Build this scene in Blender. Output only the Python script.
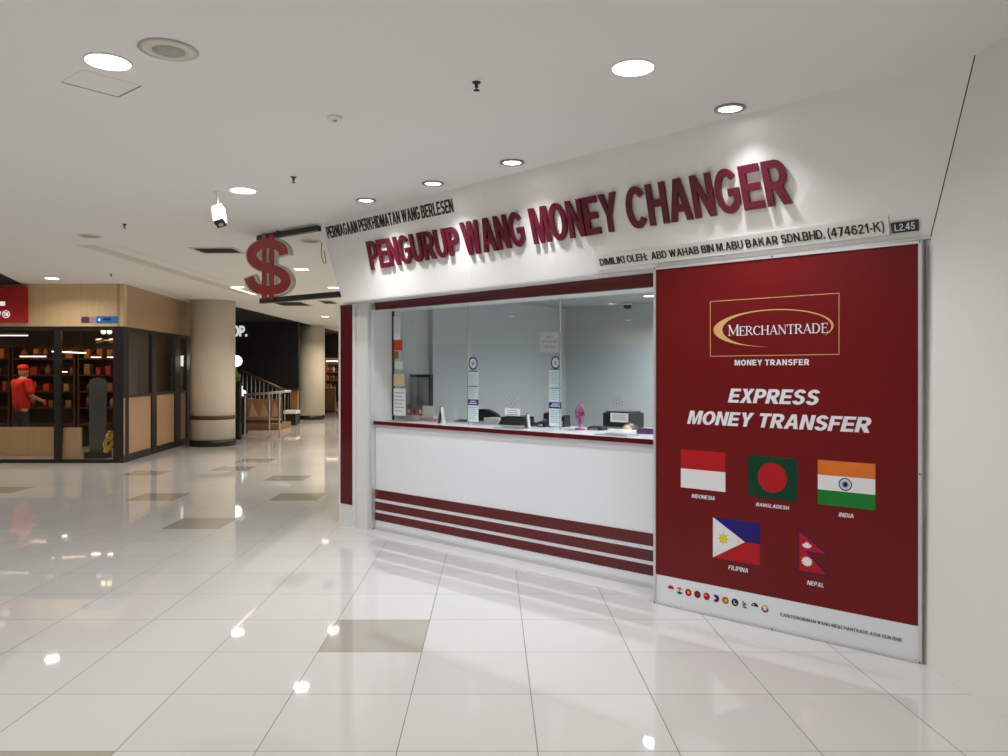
import bpy, bmesh, math, random
from mathutils import Vector, Matrix

random.seed(7)
for o in list(bpy.data.objects):
    bpy.data.objects.remove(o, do_unlink=True)
SC = bpy.context.scene
COL = SC.collection

# ------------------------------------------------------------------ camera
F, HZ, EYE = 797.0, 371.5, 1.617            # focal length in pixels (1008 wide), horizon row, eye height
cam_d = bpy.data.cameras.new('camera')
cam_d.sensor_width = 36.0
cam_d.lens = F * 36.0 / 1008.0
cam_d.shift_y = (HZ - 378.0) / 1008.0
cam_d.clip_end = 200
cam = bpy.data.objects.new('camera', cam_d)
cam.location = (0, 0, EYE)
cam.rotation_euler = (math.pi / 2, 0, 0)
COL.objects.link(cam)
SC.camera = cam

# ------------------------------------------------------------------ world, exposure
W = bpy.data.worlds.new('world')
SC.world = W
W.use_nodes = True
W.node_tree.nodes['Background'].inputs[0].default_value = (0.80, 0.785, 0.755, 1)
W.node_tree.nodes['Background'].inputs[1].default_value = 0.30
SC.view_settings.view_transform = 'Standard'
SC.view_settings.look = 'None'
SC.view_settings.gamma = 1
SC.view_settings.use_curve_mapping = False
SC.view_settings.exposure = 0.0
SC.cycles.caustics_reflective = False
SC.cycles.caustics_refractive = False
SC.cycles.max_bounces = 8
SC.cycles.sample_clamp_indirect = 4.0

P_DOWN = 14.0       # watts of a mall downlight
P_SPOT = 72.0       # watts of a fascia spot
P_FAR = 46.0        # warm downlights further down the mall
P_SHOP = 60.0       # added fill panel, out of sight in the corner shop
P_ROOM = 16.0        # lamps inside the money changer

# ------------------------------------------------------------------ geometry frame helpers
D2 = Vector((-0.7342, 0.6790))             # along the kiosk front, away from the camera
N2 = Vector((-0.6790, -0.7342))            # kiosk front normal, towards the walkway
KM = Matrix(((0.7342, 0.6790, 0, 0), (-0.6790, 0.7342, 0, 0), (0, 0, 1, 0), (0, 0, 0, 1)))
# kiosk coordinates: a to the right along the front, q depth behind the walkway, z up   (a = -s)


def kw(s, q, z):
    return KM @ Vector((-s, q, z))


def ray(x, y):
    return Vector(((x - 504.0) / F, 1.0, (HZ - y) / F))


def kp(x, y, q):
    """point of the photo on the vertical plane at depth q of the kiosk"""
    r = ray(x, y)
    t = -q / (r.x * N2.x + r.y * N2.y)
    p = r * t
    return Vector((p.x, p.y, p.z + EYE))


def ksz(x, y, q):
    p = kp(x, y, q)
    return p.x * D2.x + p.y * D2.y, p.z


def gz(x, y, z):
    r = ray(x, y)
    t = (z - EYE) / r.z
    return Vector((r.x * t, r.y * t, z))


def yp(x, y, Y):
    r = ray(x, y) * Y
    return Vector((r.x, r.y, r.z + EYE))


# ------------------------------------------------------------------ materials
def mat(name, col, rough=0.5, metal=0.0, emit=0.0, emit_col=None, noise=0.0, nscale=8.0, spec=0.5, coat=0.0, stretch=None):
    m = bpy.data.materials.new(name)
    m.use_nodes = True
    nt = m.node_tree
    b = nt.nodes['Principled BSDF']
    b.inputs['Base Color'].default_value = (*col, 1)
    b.inputs['Roughness'].default_value = rough
    b.inputs['Metallic'].default_value = metal
    b.inputs['Specular IOR Level'].default_value = spec
    b.inputs['Coat Weight'].default_value = coat
    b.inputs['Coat Roughness'].default_value = 0.05
    if emit > 0:
        b.inputs['Emission Color'].default_value = (*(emit_col or col), 1)
        b.inputs['Emission Strength'].default_value = emit
    if noise > 0:
        tc = nt.nodes.new('ShaderNodeTexCoord')
        mp = nt.nodes.new('ShaderNodeMapping')
        if stretch:
            mp.inputs['Scale'].default_value = stretch
        nz = nt.nodes.new('ShaderNodeTexNoise')
        nz.inputs['Scale'].default_value = nscale
        nz.inputs['Detail'].default_value = 4
        mx = nt.nodes.new('ShaderNodeMix')
        mx.data_type = 'RGBA'
        mx.inputs['A'].default_value = (*[c * (1 - noise) for c in col], 1)
        mx.inputs['B'].default_value = (*[min(1, c * (1 + noise)) for c in col], 1)
        nt.links.new(tc.outputs['Object'], mp.inputs['Vector'])
        nt.links.new(mp.outputs['Vector'], nz.inputs['Vector'])
        nt.links.new(nz.outputs['Fac'], mx.inputs['Factor'])
        nt.links.new(mx.outputs['Result'], b.inputs['Base Color'])
    return m


def glass_mat(name, tint=(0.93, 0.96, 0.95), f0=0.05, gain=1.0, rough=0.0):
    """thin sheet: clear, with a mirror share that grows towards grazing view from either side"""
    m = bpy.data.materials.new(name)
    m.use_nodes = True
    nt = m.node_tree
    nt.nodes.remove(nt.nodes['Principled BSDF'])
    out = nt.nodes['Material Output']
    tr = nt.nodes.new('ShaderNodeBsdfTransparent')
    tr.inputs[0].default_value = (*tint, 1)
    gl = nt.nodes.new('ShaderNodeBsdfGlossy')
    gl.inputs['Roughness'].default_value = rough
    ge = nt.nodes.new('ShaderNodeNewGeometry')
    dt = nt.nodes.new('ShaderNodeVectorMath')
    dt.operation = 'DOT_PRODUCT'
    nt.links.new(ge.outputs['Incoming'], dt.inputs[0])
    nt.links.new(ge.outputs['Normal'], dt.inputs[1])
    last = dt.outputs['Value']
    for op, v, sw in (('ABSOLUTE', None, 0), ('SUBTRACT', 1.0, 1), ('POWER', 5.0, 0), ('MULTIPLY', (1 - f0) * gain, 0), ('ADD', f0 * gain, 0)):
        n = nt.nodes.new('ShaderNodeMath')
        n.operation = op
        n.use_clamp = True
        nt.links.new(last, n.inputs[1 if sw else 0])
        if v is not None:
            n.inputs[0 if sw else 1].default_value = v
        last = n.outputs[0]
    mx = nt.nodes.new('ShaderNodeMixShader')
    nt.links.new(last, mx.inputs[0])
    nt.links.new(tr.outputs[0], mx.inputs[1])
    nt.links.new(gl.outputs[0], mx.inputs[2])
    nt.links.new(mx.outputs[0], out.inputs['Surface'])
    return m


TILE = 0.5995
TANG = 0.01506           # tile axis against the camera axis
U0, V0 = -0.405, 3.400


def floor_mat(name, c0, c1):
    """polished porcelain tile: glossy, thin dark joint, faint tile to tile change"""
    m = bpy.data.materials.new(name)
    m.use_nodes = True
    nt = m.node_tree
    N = nt.nodes.new
    L = nt.links.new
    b = nt.nodes['Principled BSDF']
    tc = N('ShaderNodeTexCoord')
    sp = N('ShaderNodeSeparateXYZ')
    L(tc.outputs['Object'], sp.inputs[0])

    def math_(op, a, bb=None):
        n = N('ShaderNodeMath')
        n.operation = op
        for i, v in enumerate((a, bb)):
            if v is None:
                continue
            if isinstance(v, (int, float)):
                n.inputs[i].default_value = v
            else:
                L(v, n.inputs[i])
        return n.outputs[0]
    edges = []
    cells = []
    # the joints running away from the viewer are not quite square to the others
    axes = (math_('DIVIDE', math_('ADD', sp.outputs['X'], math_('MULTIPLY', sp.outputs['Y'], TANG)), TILE), math_('DIVIDE', sp.outputs['Y'], TILE))
    for ax in axes:
        fr = math_('FRACT', ax)
        lo = math_('MINIMUM', fr, math_('SUBTRACT', 1.0, fr))
        edges.append(lo)
        cells.append(math_('FLOOR', ax))
    e = math_('MINIMUM', edges[0], edges[1])
    joint = math_('LESS_THAN', e, 0.0036)
    cb = N('ShaderNodeCombineXYZ')
    L(cells[0], cb.inputs[0])
    L(cells[1], cb.inputs[1])
    wn = N('ShaderNodeTexWhiteNoise')
    wn.noise_dimensions = '2D'
    L(cb.outputs[0], wn.inputs['Vector'])
    mx = N('ShaderNodeMix')
    mx.data_type = 'RGBA'
    mx.inputs['A'].default_value = (*c0, 1)
    mx.inputs['B'].default_value = (*c1, 1)
    L(wn.outputs['Value'], mx.inputs['Factor'])
    mj = N('ShaderNodeMix')
    mj.data_type = 'RGBA'
    mj.inputs['B'].default_value = (0.13, 0.125, 0.115, 1)
    L(joint, mj.inputs['Factor'])
    L(mx.outputs['Result'], mj.inputs['A'])
    L(mj.outputs['Result'], b.inputs['Base Color'])
    L(math_('ADD', 0.035, math_('MULTIPLY', joint, 0.5)), b.inputs['Roughness'])
    b.inputs['IOR'].default_value = 1.52
    nz = N('ShaderNodeTexNoise')
    nz.inputs['Scale'].default_value = 1.3
    nz.inputs['Detail'].default_value = 1
    bp = N('ShaderNodeBump')
    bp.inputs['Strength'].default_value = 0.02
    bp.inputs['Distance'].default_value = 0.02
    L(tc.outputs['Object'], nz.inputs['Vector'])
    L(nz.outputs['Fac'], bp.inputs['Height'])
    L(bp.outputs['Normal'], b.inputs['Normal'])
    return m


def wood_mat(name, c0, c1, scale=(9, 9, 0.5), rough=0.4):
    m = bpy.data.materials.new(name)
    m.use_nodes = True
    nt = m.node_tree
    b = nt.nodes['Principled BSDF']
    tc = nt.nodes.new('ShaderNodeTexCoord')
    mp = nt.nodes.new('ShaderNodeMapping')
    mp.inputs['Scale'].default_value = scale
    nz = nt.nodes.new('ShaderNodeTexNoise')
    nz.inputs['Scale'].default_value = 2.0
    nz.inputs['Detail'].default_value = 5
    nz.inputs['Distortion'].default_value = 0.4
    mx = nt.nodes.new('ShaderNodeMix')
    mx.data_type = 'RGBA'
    mx.inputs['A'].default_value = (*c0, 1)
    mx.inputs['B'].default_value = (*c1, 1)
    nt.links.new(tc.outputs['Object'], mp.inputs['Vector'])
    nt.links.new(mp.outputs['Vector'], nz.inputs['Vector'])
    nt.links.new(nz.outputs['Fac'], mx.inputs['Factor'])
    nt.links.new(mx.outputs['Result'], b.inputs['Base Color'])
    b.inputs['Roughness'].default_value = rough
    return m


M = {}
M['tile'] = floor_mat('polished white tile', (0.62, 0.617, 0.605), (0.66, 0.656, 0.643))
M['tile_beige'] = floor_mat('polished beige tile', (0.40, 0.375, 0.325), (0.42, 0.395, 0.34))
M['threshold'] = mat('white marble strip', (0.66, 0.66, 0.655), 0.08, noise=0.05, nscale=5)
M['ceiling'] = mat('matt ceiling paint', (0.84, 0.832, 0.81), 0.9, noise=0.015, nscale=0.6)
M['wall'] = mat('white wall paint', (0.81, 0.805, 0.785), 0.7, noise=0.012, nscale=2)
M['fascia'] = mat('white fascia board', (0.83, 0.825, 0.80), 0.45, noise=0.01, nscale=2)
M['gap'] = mat('dark joint', (0.05, 0.05, 0.05), 0.8)
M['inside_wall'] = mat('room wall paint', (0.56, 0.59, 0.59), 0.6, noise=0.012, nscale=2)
M['inside_ceiling'] = mat('darkened room ceiling', (0.40, 0.41, 0.40), 0.8)  # greyed down, its colour stands in for a dark reflection in the glass
M['red_letter'] = mat('maroon acrylic', (0.115, 0.006, 0.019), 0.3, noise=0.04)
M['red_side'] = mat('maroon acrylic returns', (0.105, 0.006, 0.018), 0.4)
M['black'] = mat('black plastic', (0.012, 0.012, 0.013), 0.4, noise=0.05)
M['black_letter'] = mat('black acrylic', (0.012, 0.012, 0.014), 0.35)
M['clear_plate'] = mat('milky plate', (0.76, 0.755, 0.72), 0.3)
M['board_red'] = mat('printed red', (0.150, 0.0058, 0.0070), 0.35, noise=0.22, nscale=1.6, spec=0.25)
M['stripe_red'] = mat('red vinyl', (0.105, 0.006, 0.010), 0.12, noise=0.03)
M['white_gloss'] = mat('white laminate', (0.79, 0.815, 0.865), 0.16, noise=0.008)
M['print_white'] = mat('printed white', (0.75, 0.775, 0.83), 0.35, noise=0.01)
M['alu'] = mat('brushed aluminium', (0.72, 0.72, 0.72), 0.35, 0.6, noise=0.05, stretch=(1, 1, 30))
M['alu_white'] = mat('white powder coat', (0.76, 0.76, 0.75), 0.4, noise=0.01)
M['chrome'] = mat('grey trim ring', (0.30, 0.30, 0.31), 0.35, 0.7)
M['white_plastic'] = mat('white plastic', (0.80, 0.80, 0.78), 0.4)
M['lens'] = mat('lit diffuser', (1, 1, 1), 0.4, emit=9.0, emit_col=(1.0, 0.97, 0.92))
M['lens_warm'] = mat('lit warm diffuser', (1, 1, 1), 0.4, emit=6.0, emit_col=(1.0, 0.90, 0.76))
M['speaker_mesh'] = mat('cream speaker flange', (0.70, 0.67, 0.58), 0.7)
M['speaker_grille'] = mat('grey speaker grille', (0.42, 0.405, 0.355), 0.8, noise=0.1, nscale=120)
M['dark_slot'] = mat('dark slot', (0.035, 0.03, 0.026), 0.7)
M['gold'] = mat('gold ink', (0.62, 0.40, 0.16), 0.35, noise=0.04)
M['glass'] = glass_mat('counter glass', (0.88, 0.91, 0.90), 0.08, 1.2)
M['shop_glass'] = glass_mat('shop glass', (0.78, 0.75, 0.71), 0.06, 1.0)
M['wood'] = wood_mat('pale oak laminate', (0.60, 0.41, 0.21), (0.74, 0.54, 0.31))
M['wood_side'] = wood_mat('oak laminate', (0.42, 0.265, 0.15), (0.50, 0.33, 0.195))  # darker copy of the oak, shade of the side front put into its colour
M['wood_brown'] = wood_mat('brown timber', (0.22, 0.105, 0.045), (0.36, 0.20, 0.10))
M['wood_dark'] = wood_mat('dark timber', (0.05, 0.025, 0.013), (0.09, 0.045, 0.022))
M['frame_black'] = mat('black frame', (0.014, 0.012, 0.011), 0.35, noise=0.05)
M['void'] = mat('black painted void', (0.008, 0.008, 0.008), 0.8)
M['shop_dark'] = mat('charcoal wall', (0.010, 0.011, 0.0095), 0.6, noise=0.1)
M['column'] = mat('cream column paint', (0.70, 0.64, 0.54), 0.55, noise=0.012, nscale=2)
M['sign_red'] = mat('bright red sign', (0.50, 0.010, 0.010), 0.4)
M['sign_white'] = mat('white sign letters', (0.85, 0.85, 0.85), 0.4, emit=0.5)
M['dollar_red'] = mat('red sign face', (0.34, 0.007, 0.012), 0.25, noise=0.03, coat=0.4)
M['dollar_white'] = mat('pale sign returns', (0.62, 0.60, 0.56), 0.4)
M['globe'] = mat('lit globe', (1, 1, 1), 0.4, emit=4.0, emit_col=(1, 0.97, 0.9))
M['leaf'] = mat('leaf green', (0.20, 0.34, 0.05), 0.5, noise=0.4, nscale=30)
M['steel'] = mat('brushed steel', (0.55, 0.53, 0.50), 0.3, 0.9)
M['navy'] = mat('navy ink', (0.015, 0.015, 0.17), 0.35)
M['logo_navy'] = mat('navy emblem ink', (0.04, 0.06, 0.22), 0.35)
M['pale_cyan'] = mat('pale cyan sticker', (0.60, 0.74, 0.76), 0.35, noise=0.03, nscale=90)
M['ink_blue'] = mat('blue grey ink', (0.22, 0.33, 0.40), 0.5)
M['paper'] = mat('paper', (0.78, 0.79, 0.78), 0.7, noise=0.02)
M['grey_text'] = mat('grey print', (0.22, 0.23, 0.23), 0.6)
M['sticker_red'] = mat('orange red sticker', (0.52, 0.045, 0.018), 0.5, noise=0.15, nscale=60)
M['sticker_brown'] = mat('brown sticker', (0.23, 0.10, 0.03), 0.5, noise=0.6, nscale=60)
M['sticker_green'] = mat('pale green sticker', (0.50, 0.62, 0.48), 0.5, noise=0.2, nscale=60)
M['sticker_yellow'] = mat('yellow leaflet', (0.62, 0.52, 0.28), 0.5, noise=0.3, nscale=60)
M['screen'] = mat('grey screen', (0.30, 0.32, 0.32), 0.15)
M['leaflet_red'] = mat('red leaflets', (0.48, 0.07, 0.05), 0.5, noise=0.3, nscale=40)
M['leaflet_pink'] = mat('pink leaflets', (0.55, 0.28, 0.28), 0.5, noise=0.3, nscale=40)
M['pink'] = mat('magenta plastic', (0.48, 0.09, 0.27), 0.35)
M['purple'] = mat('purple plastic', (0.13, 0.03, 0.15), 0.4)
M['tray'] = mat('steel tray', (0.45, 0.47, 0.46), 0.3, 0.8)
M['acrylic'] = mat('clear acrylic', (0.66, 0.68, 0.67), 0.1)
M['skin'] = mat('skin', (0.46, 0.24, 0.15), 0.5)
M['hair'] = mat('brown hair', (0.06, 0.022, 0.010), 0.5, noise=0.3, nscale=80)
M['shirt_red'] = mat('red cotton', (0.52, 0.018, 0.012), 0.8, noise=0.15, nscale=20)
M['cloth_dark'] = mat('dark cotton', (0.02, 0.02, 0.025), 0.8, noise=0.2)
M['cloth_grey'] = mat('grey cotton', (0.22, 0.20, 0.20), 0.8)
M['mirror_grey'] = mat('blue grey panel', (0.10, 0.125, 0.145), 0.25)
M['yellow'] = mat('yellow rubber', (0.72, 0.58, 0.03), 0.45, noise=0.1)
M['orange_box'] = mat('orange packaging', (0.75, 0.25, 0.04), 0.5, noise=0.3, nscale=20, emit=0.0)
M['brown_box'] = mat('brown packaging', (0.20, 0.08, 0.035), 0.5, noise=0.5, nscale=14)
M['tan_box'] = mat('tan packaging', (0.42, 0.26, 0.13), 0.5, noise=0.4, nscale=14)
M['sticker_blue'] = mat('blue sign', (0.03, 0.18, 0.55), 0.4)
M['sticker_mauve'] = mat('mauve sign', (0.42, 0.25, 0.36), 0.4)
M['sticker_plum'] = mat('plum sign', (0.09, 0.04, 0.09), 0.4)
M['fl_red'] = mat('flag red', (0.42, 0.010, 0.013), 0.4, spec=0.2)
M['fl_white'] = mat('flag white', (0.74, 0.75, 0.78), 0.4, spec=0.2)
M['fl_green_dark'] = mat('flag bottle green', (0.003, 0.050, 0.024), 0.4, noise=0.3, nscale=8, spec=0.2)
M['fl_green'] = mat('flag green', (0.012, 0.19, 0.03), 0.4, noise=0.2, nscale=8, spec=0.2)
M['fl_orange'] = mat('flag saffron', (0.68, 0.17, 0.03), 0.4, noise=0.25, nscale=6, spec=0.2)
M['fl_blue'] = mat('flag blue', (0.018, 0.012, 0.17), 0.4, spec=0.2)
M['fl_yellow'] = mat('flag yellow', (0.72, 0.58, 0.04), 0.4, spec=0.2)
M['fl_crimson'] = mat('flag crimson', (0.42, 0.008, 0.016), 0.4, spec=0.2)
M['fl_edge'] = mat('flag border blue', (0.06, 0.012, 0.06), 0.4, spec=0.2)
M['fl_plum'] = mat('flag plum', (0.10, 0.012, 0.045), 0.4, spec=0.2)
M['strip_light'] = mat('lit strip', (1, 1, 1), 0.4, emit=2.6, emit_col=(1.0, 0.78, 0.55))
M['strip_cool'] = mat('lit cool strip', (1, 1, 1), 0.4, emit=1.2, emit_col=(0.75, 0.85, 1.0))


# ------------------------------------------------------------------ mesh helpers
class B:
    """collects geometry for ONE mesh object, in world coordinates"""

    def __init__(self, *mats):
        self.bm = bmesh.new()
        self.mats = list(mats)

    def mi(self, m):
        if m not in self.mats:
            self.mats.append(m)
        return self.mats.index(m)

    def faces(self, fs, m):
        i = self.mi(m) if m else 0
        for f in fs:
            f.material_index = i

    def hexa(self, pts, m=None):
        """8 points: bottom ring 4, top ring 4"""
        v = [self.bm.verts.new(p) for p in pts]
        fs = []
        for q in ((3, 2, 1, 0), (4, 5, 6, 7), (0, 1, 5, 4), (1, 2, 6, 5), (2, 3, 7, 6), (3, 0, 4, 7)):
            fs.append(self.bm.faces.new([v[i] for i in q]))
        self.faces(fs, m)
        return self

    def box(self, x0, x1, y0, y1, z0, z1, X=None, m=None):
        pts = [Vector(p) for p in ((x0, y0, z0), (x1, y0, z0), (x1, y1, z0), (x0, y1, z0), (x0, y0, z1), (x1, y0, z1), (x1, y1, z1), (x0, y1, z1))]
        if X is not None:
            pts = [X @ p for p in pts]
        return self.hexa(pts, m)

    def kbox(self, s0, s1, q0, q1, z0, z1, m=None):
        """box in kiosk coordinates (s along the front)"""
        return self.box(-max(s0, s1), -min(s0, s1), q0, q1, z0, z1, KM, m)

    def prism(self, ring, off, m=None):
        """extrude a ring of 3d points by vector off"""
        a = [self.bm.verts.new(p) for p in ring]
        b = [self.bm.verts.new(Vector(p) + off) for p in ring]
        n = len(a)
        fs = [self.bm.faces.new(list(reversed(a))), self.bm.faces.new(b)]
        for i in range(n):
            j = (i + 1) % n
            fs.append(self.bm.faces.new((a[i], a[j], b[j], b[i])))
        self.faces(fs, m)
        return self

    def lathe(self, prof, c=(0, 0, 0), seg=32, X=None, m=None, smooth=True):
        """profile of (r, z); closed with caps where r > 0 at the ends"""
        rings = []
        for r, z in prof:
            ring = []
            if r < 1e-6:
                p = Vector((c[0], c[1], c[2] + z))
                ring = [self.bm.verts.new(X @ p if X is not None else p)]
            else:
                for k in range(seg):
                    t = 2 * math.pi * k / seg
                    p = Vector((c[0] + r * math.cos(t), c[1] + r * math.sin(t), c[2] + z))
                    ring.append(self.bm.verts.new(X @ p if X is not None else p))
            rings.append(ring)
        fs = []
        for a, b in zip(rings, rings[1:]):
            if len(a) == 1 and len(b) == 1:
                continue
            for k in range(seg):
                j = (k + 1) % seg
                if len(a) == 1:
                    fs.append(self.bm.faces.new((a[0], b[j], b[k])))
                elif len(b) == 1:
                    fs.append(self.bm.faces.new((a[k], a[j], b[0])))
                else:
                    fs.append(self.bm.faces.new((a[k], a[j], b[j], b[k])))
        for f in fs:
            f.smooth = smooth
        if len(rings[0]) > 1:
            fs.append(self.bm.faces.new(list(reversed(rings[0]))))
        if len(rings[-1]) > 1:
            fs.append(self.bm.faces.new(rings[-1]))
        self.faces(fs, m)
        return self

    def tube(self, pts, r, seg=10, m=None, closed=False):
        pts = [Vector(p) for p in pts]
        n = len(pts)
        rad = r if isinstance(r, (list, tuple)) else [r] * n
        rings = []
        up = Vector((0.13, 0.21, 0.97))
        for i, p in enumerate(pts):
            if closed:
                t = pts[(i + 1) % n] - pts[i - 1]
            else:
                t = pts[min(i + 1, n - 1)] - pts[max(i - 1, 0)]
            t.normalize()
            u = t.cross(up)
            if u.length < 0.05:
                u = t.cross(Vector((1, 0, 0)))
            u.normalize()
            w = t.cross(u)
            rings.append([self.bm.verts.new(p + u * rad[i] * math.cos(2 * math.pi * k / seg) + w * rad[i] * math.sin(2 * math.pi * k / seg)) for k in range(seg)])
        fs = []
        pr = list(zip(rings, rings[1:])) + ([(rings[-1], rings[0])] if closed else [])
        for a, b in pr:
            for k in range(seg):
                j = (k + 1) % seg
                f = self.bm.faces.new((a[k], a[j], b[j], b[k]))
                f.smooth = True
                fs.append(f)
        if not closed:
            fs.append(self.bm.faces.new(list(reversed(rings[0]))))
            fs.append(self.bm.faces.new(rings[-1]))
        self.faces(fs, m)
        return self

    def ball(self, c, r, m=None, sc=(1, 1, 1), seg=20):
        c = Vector(c)
        prof = [(math.sin(math.pi * k / 10) * r, -math.cos(math.pi * k / 10) * r) for k in range(11)]
        X = Matrix.Translation(c) @ Matrix.Diagonal((*sc, 1))
        return self.lathe(prof, (0, 0, 0), seg, X, m)

    def mesh(self, name, inv=None, bevel=0.0):
        if bevel > 0:
            bmesh.ops.bevel(self.bm, geom=[e for e in self.bm.edges if len(e.link_faces) == 2 and e.calc_face_angle(0) > 0.6],
                            offset=bevel, segments=2, affect='EDGES', profile=0.6)
        bmesh.ops.recalc_face_normals(self.bm, faces=self.bm.faces)
        me = bpy.data.meshes.new(name)
        self.bm.to_mesh(me)
        self.bm.free()
        for m in self.mats:
            me.materials.append(M[m])
        if inv is not None:
            me.transform(inv)
        return me


INV = {}


def thing(name, label, cat, loc, rotz=0.0, group=None):
    o = bpy.data.objects.new(name, None)
    o.empty_display_size = 0.1
    o.location = loc
    o.rotation_euler = (0, 0, rotz)
    COL.objects.link(o)
    o['label'] = label
    o['category'] = cat
    if group:
        o['group'] = group
    INV[o.name] = (Matrix.Translation(Vector(loc)) @ Matrix.Rotation(rotz, 4, 'Z')).inverted()
    return o


def part(name, b, parent, bevel=0.0, label=None):
    """a part: built in world coordinates, moved into its thing's frame"""
    inv = INV[parent.name]
    me = b.mesh(name, inv, bevel) if isinstance(b, B) else b
    if not isinstance(b, B):
        me.transform(inv)
    o = bpy.data.objects.new(name, me)
    COL.objects.link(o)
    o.parent = parent
    INV[o.name] = inv
    if label:
        o['label'] = label
    return o


def solo(name, b, label, cat, loc, group=None, bevel=0.0):
    inv = Matrix.Translation(Vector(loc)).inverted()
    o = bpy.data.objects.new(name, b.mesh(name, inv, bevel) if isinstance(b, B) else b)
    COL.objects.link(o)
    o.location = loc
    o['label'] = label
    o['category'] = cat
    if group:
        o['group'] = group
    INV[o.name] = inv
    return o


def struct(name, b, bevel=0.0):
    o = bpy.data.objects.new(name, b.mesh(name, None, bevel))
    COL.objects.link(o)
    o['kind'] = 'structure'
    INV[o.name] = Matrix.Identity(4)
    return o


def dup(root, loc, label=None, rotz=None, group=None):
    r = root.copy()
    COL.objects.link(r)
    r.location = loc
    if rotz is not None:
        r.rotation_euler = (0, 0, rotz)
    if label:
        r['label'] = label
    if group:
        r['group'] = group
    for ch in list(root.children):
        c = ch.copy()
        COL.objects.link(c)
        c.parent = r
        for g in list(ch.children):
            e = g.copy()
            COL.objects.link(e)
            e.parent = c
    return r


def area_light(parent, loc, size, power, col, spread=math.radians(150)):
    l = bpy.data.lights.new('lamp_light', 'AREA')
    l.shape = 'DISK'
    l.size = size
    l.energy = power
    l.color = col
    l.spread = spread
    o = bpy.data.objects.new('lamp_light', l)
    o.location = loc
    o.parent = parent
    COL.objects.link(o)
    return o


# ------------------------------------------------------------------ lettering: a heavy grotesque drawn as outlines
def arc_(cx, cy, rx, ry, a0, a1, n=14):
    return [(cx + rx * math.cos(math.radians(a0 + (a1 - a0) * k / n)), cy + ry * math.sin(math.radians(a0 + (a1 - a0) * k / n))) for k in range(n + 1)]


def ribbon_(pts, w):
    out, sm = [], []
    P_ = [Vector(p) for p in pts]
    n = len(P_)
    for i in range(n - 1):
        a, b_, c, d_ = P_[max(0, i - 1)], P_[i], P_[i + 1], P_[min(n - 1, i + 2)]
        for k in range(4):
            t = k / 4
            sm.append(0.5 * ((2 * b_) + (c - a) * t + (2 * a - 5 * b_ + 4 * c - d_) * t * t + (3 * b_ - a - 3 * c + d_) * t ** 3))
    sm.append(P_[-1])
    l, r = [], []
    for i, p in enumerate(sm):
        tg = (sm[min(i + 1, len(sm) - 1)] - sm[max(i - 1, 0)]).normalized()
        nn = Vector((-tg.y, tg.x)) * w / 2
        l.append(tuple(p + nn))
        r.append(tuple(p - nn))
    return l + r[::-1]


def rc(x0, x1, y0, y1):
    return [(x0, y0), (x1, y0), (x1, y1), (x0, y1)]


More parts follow.
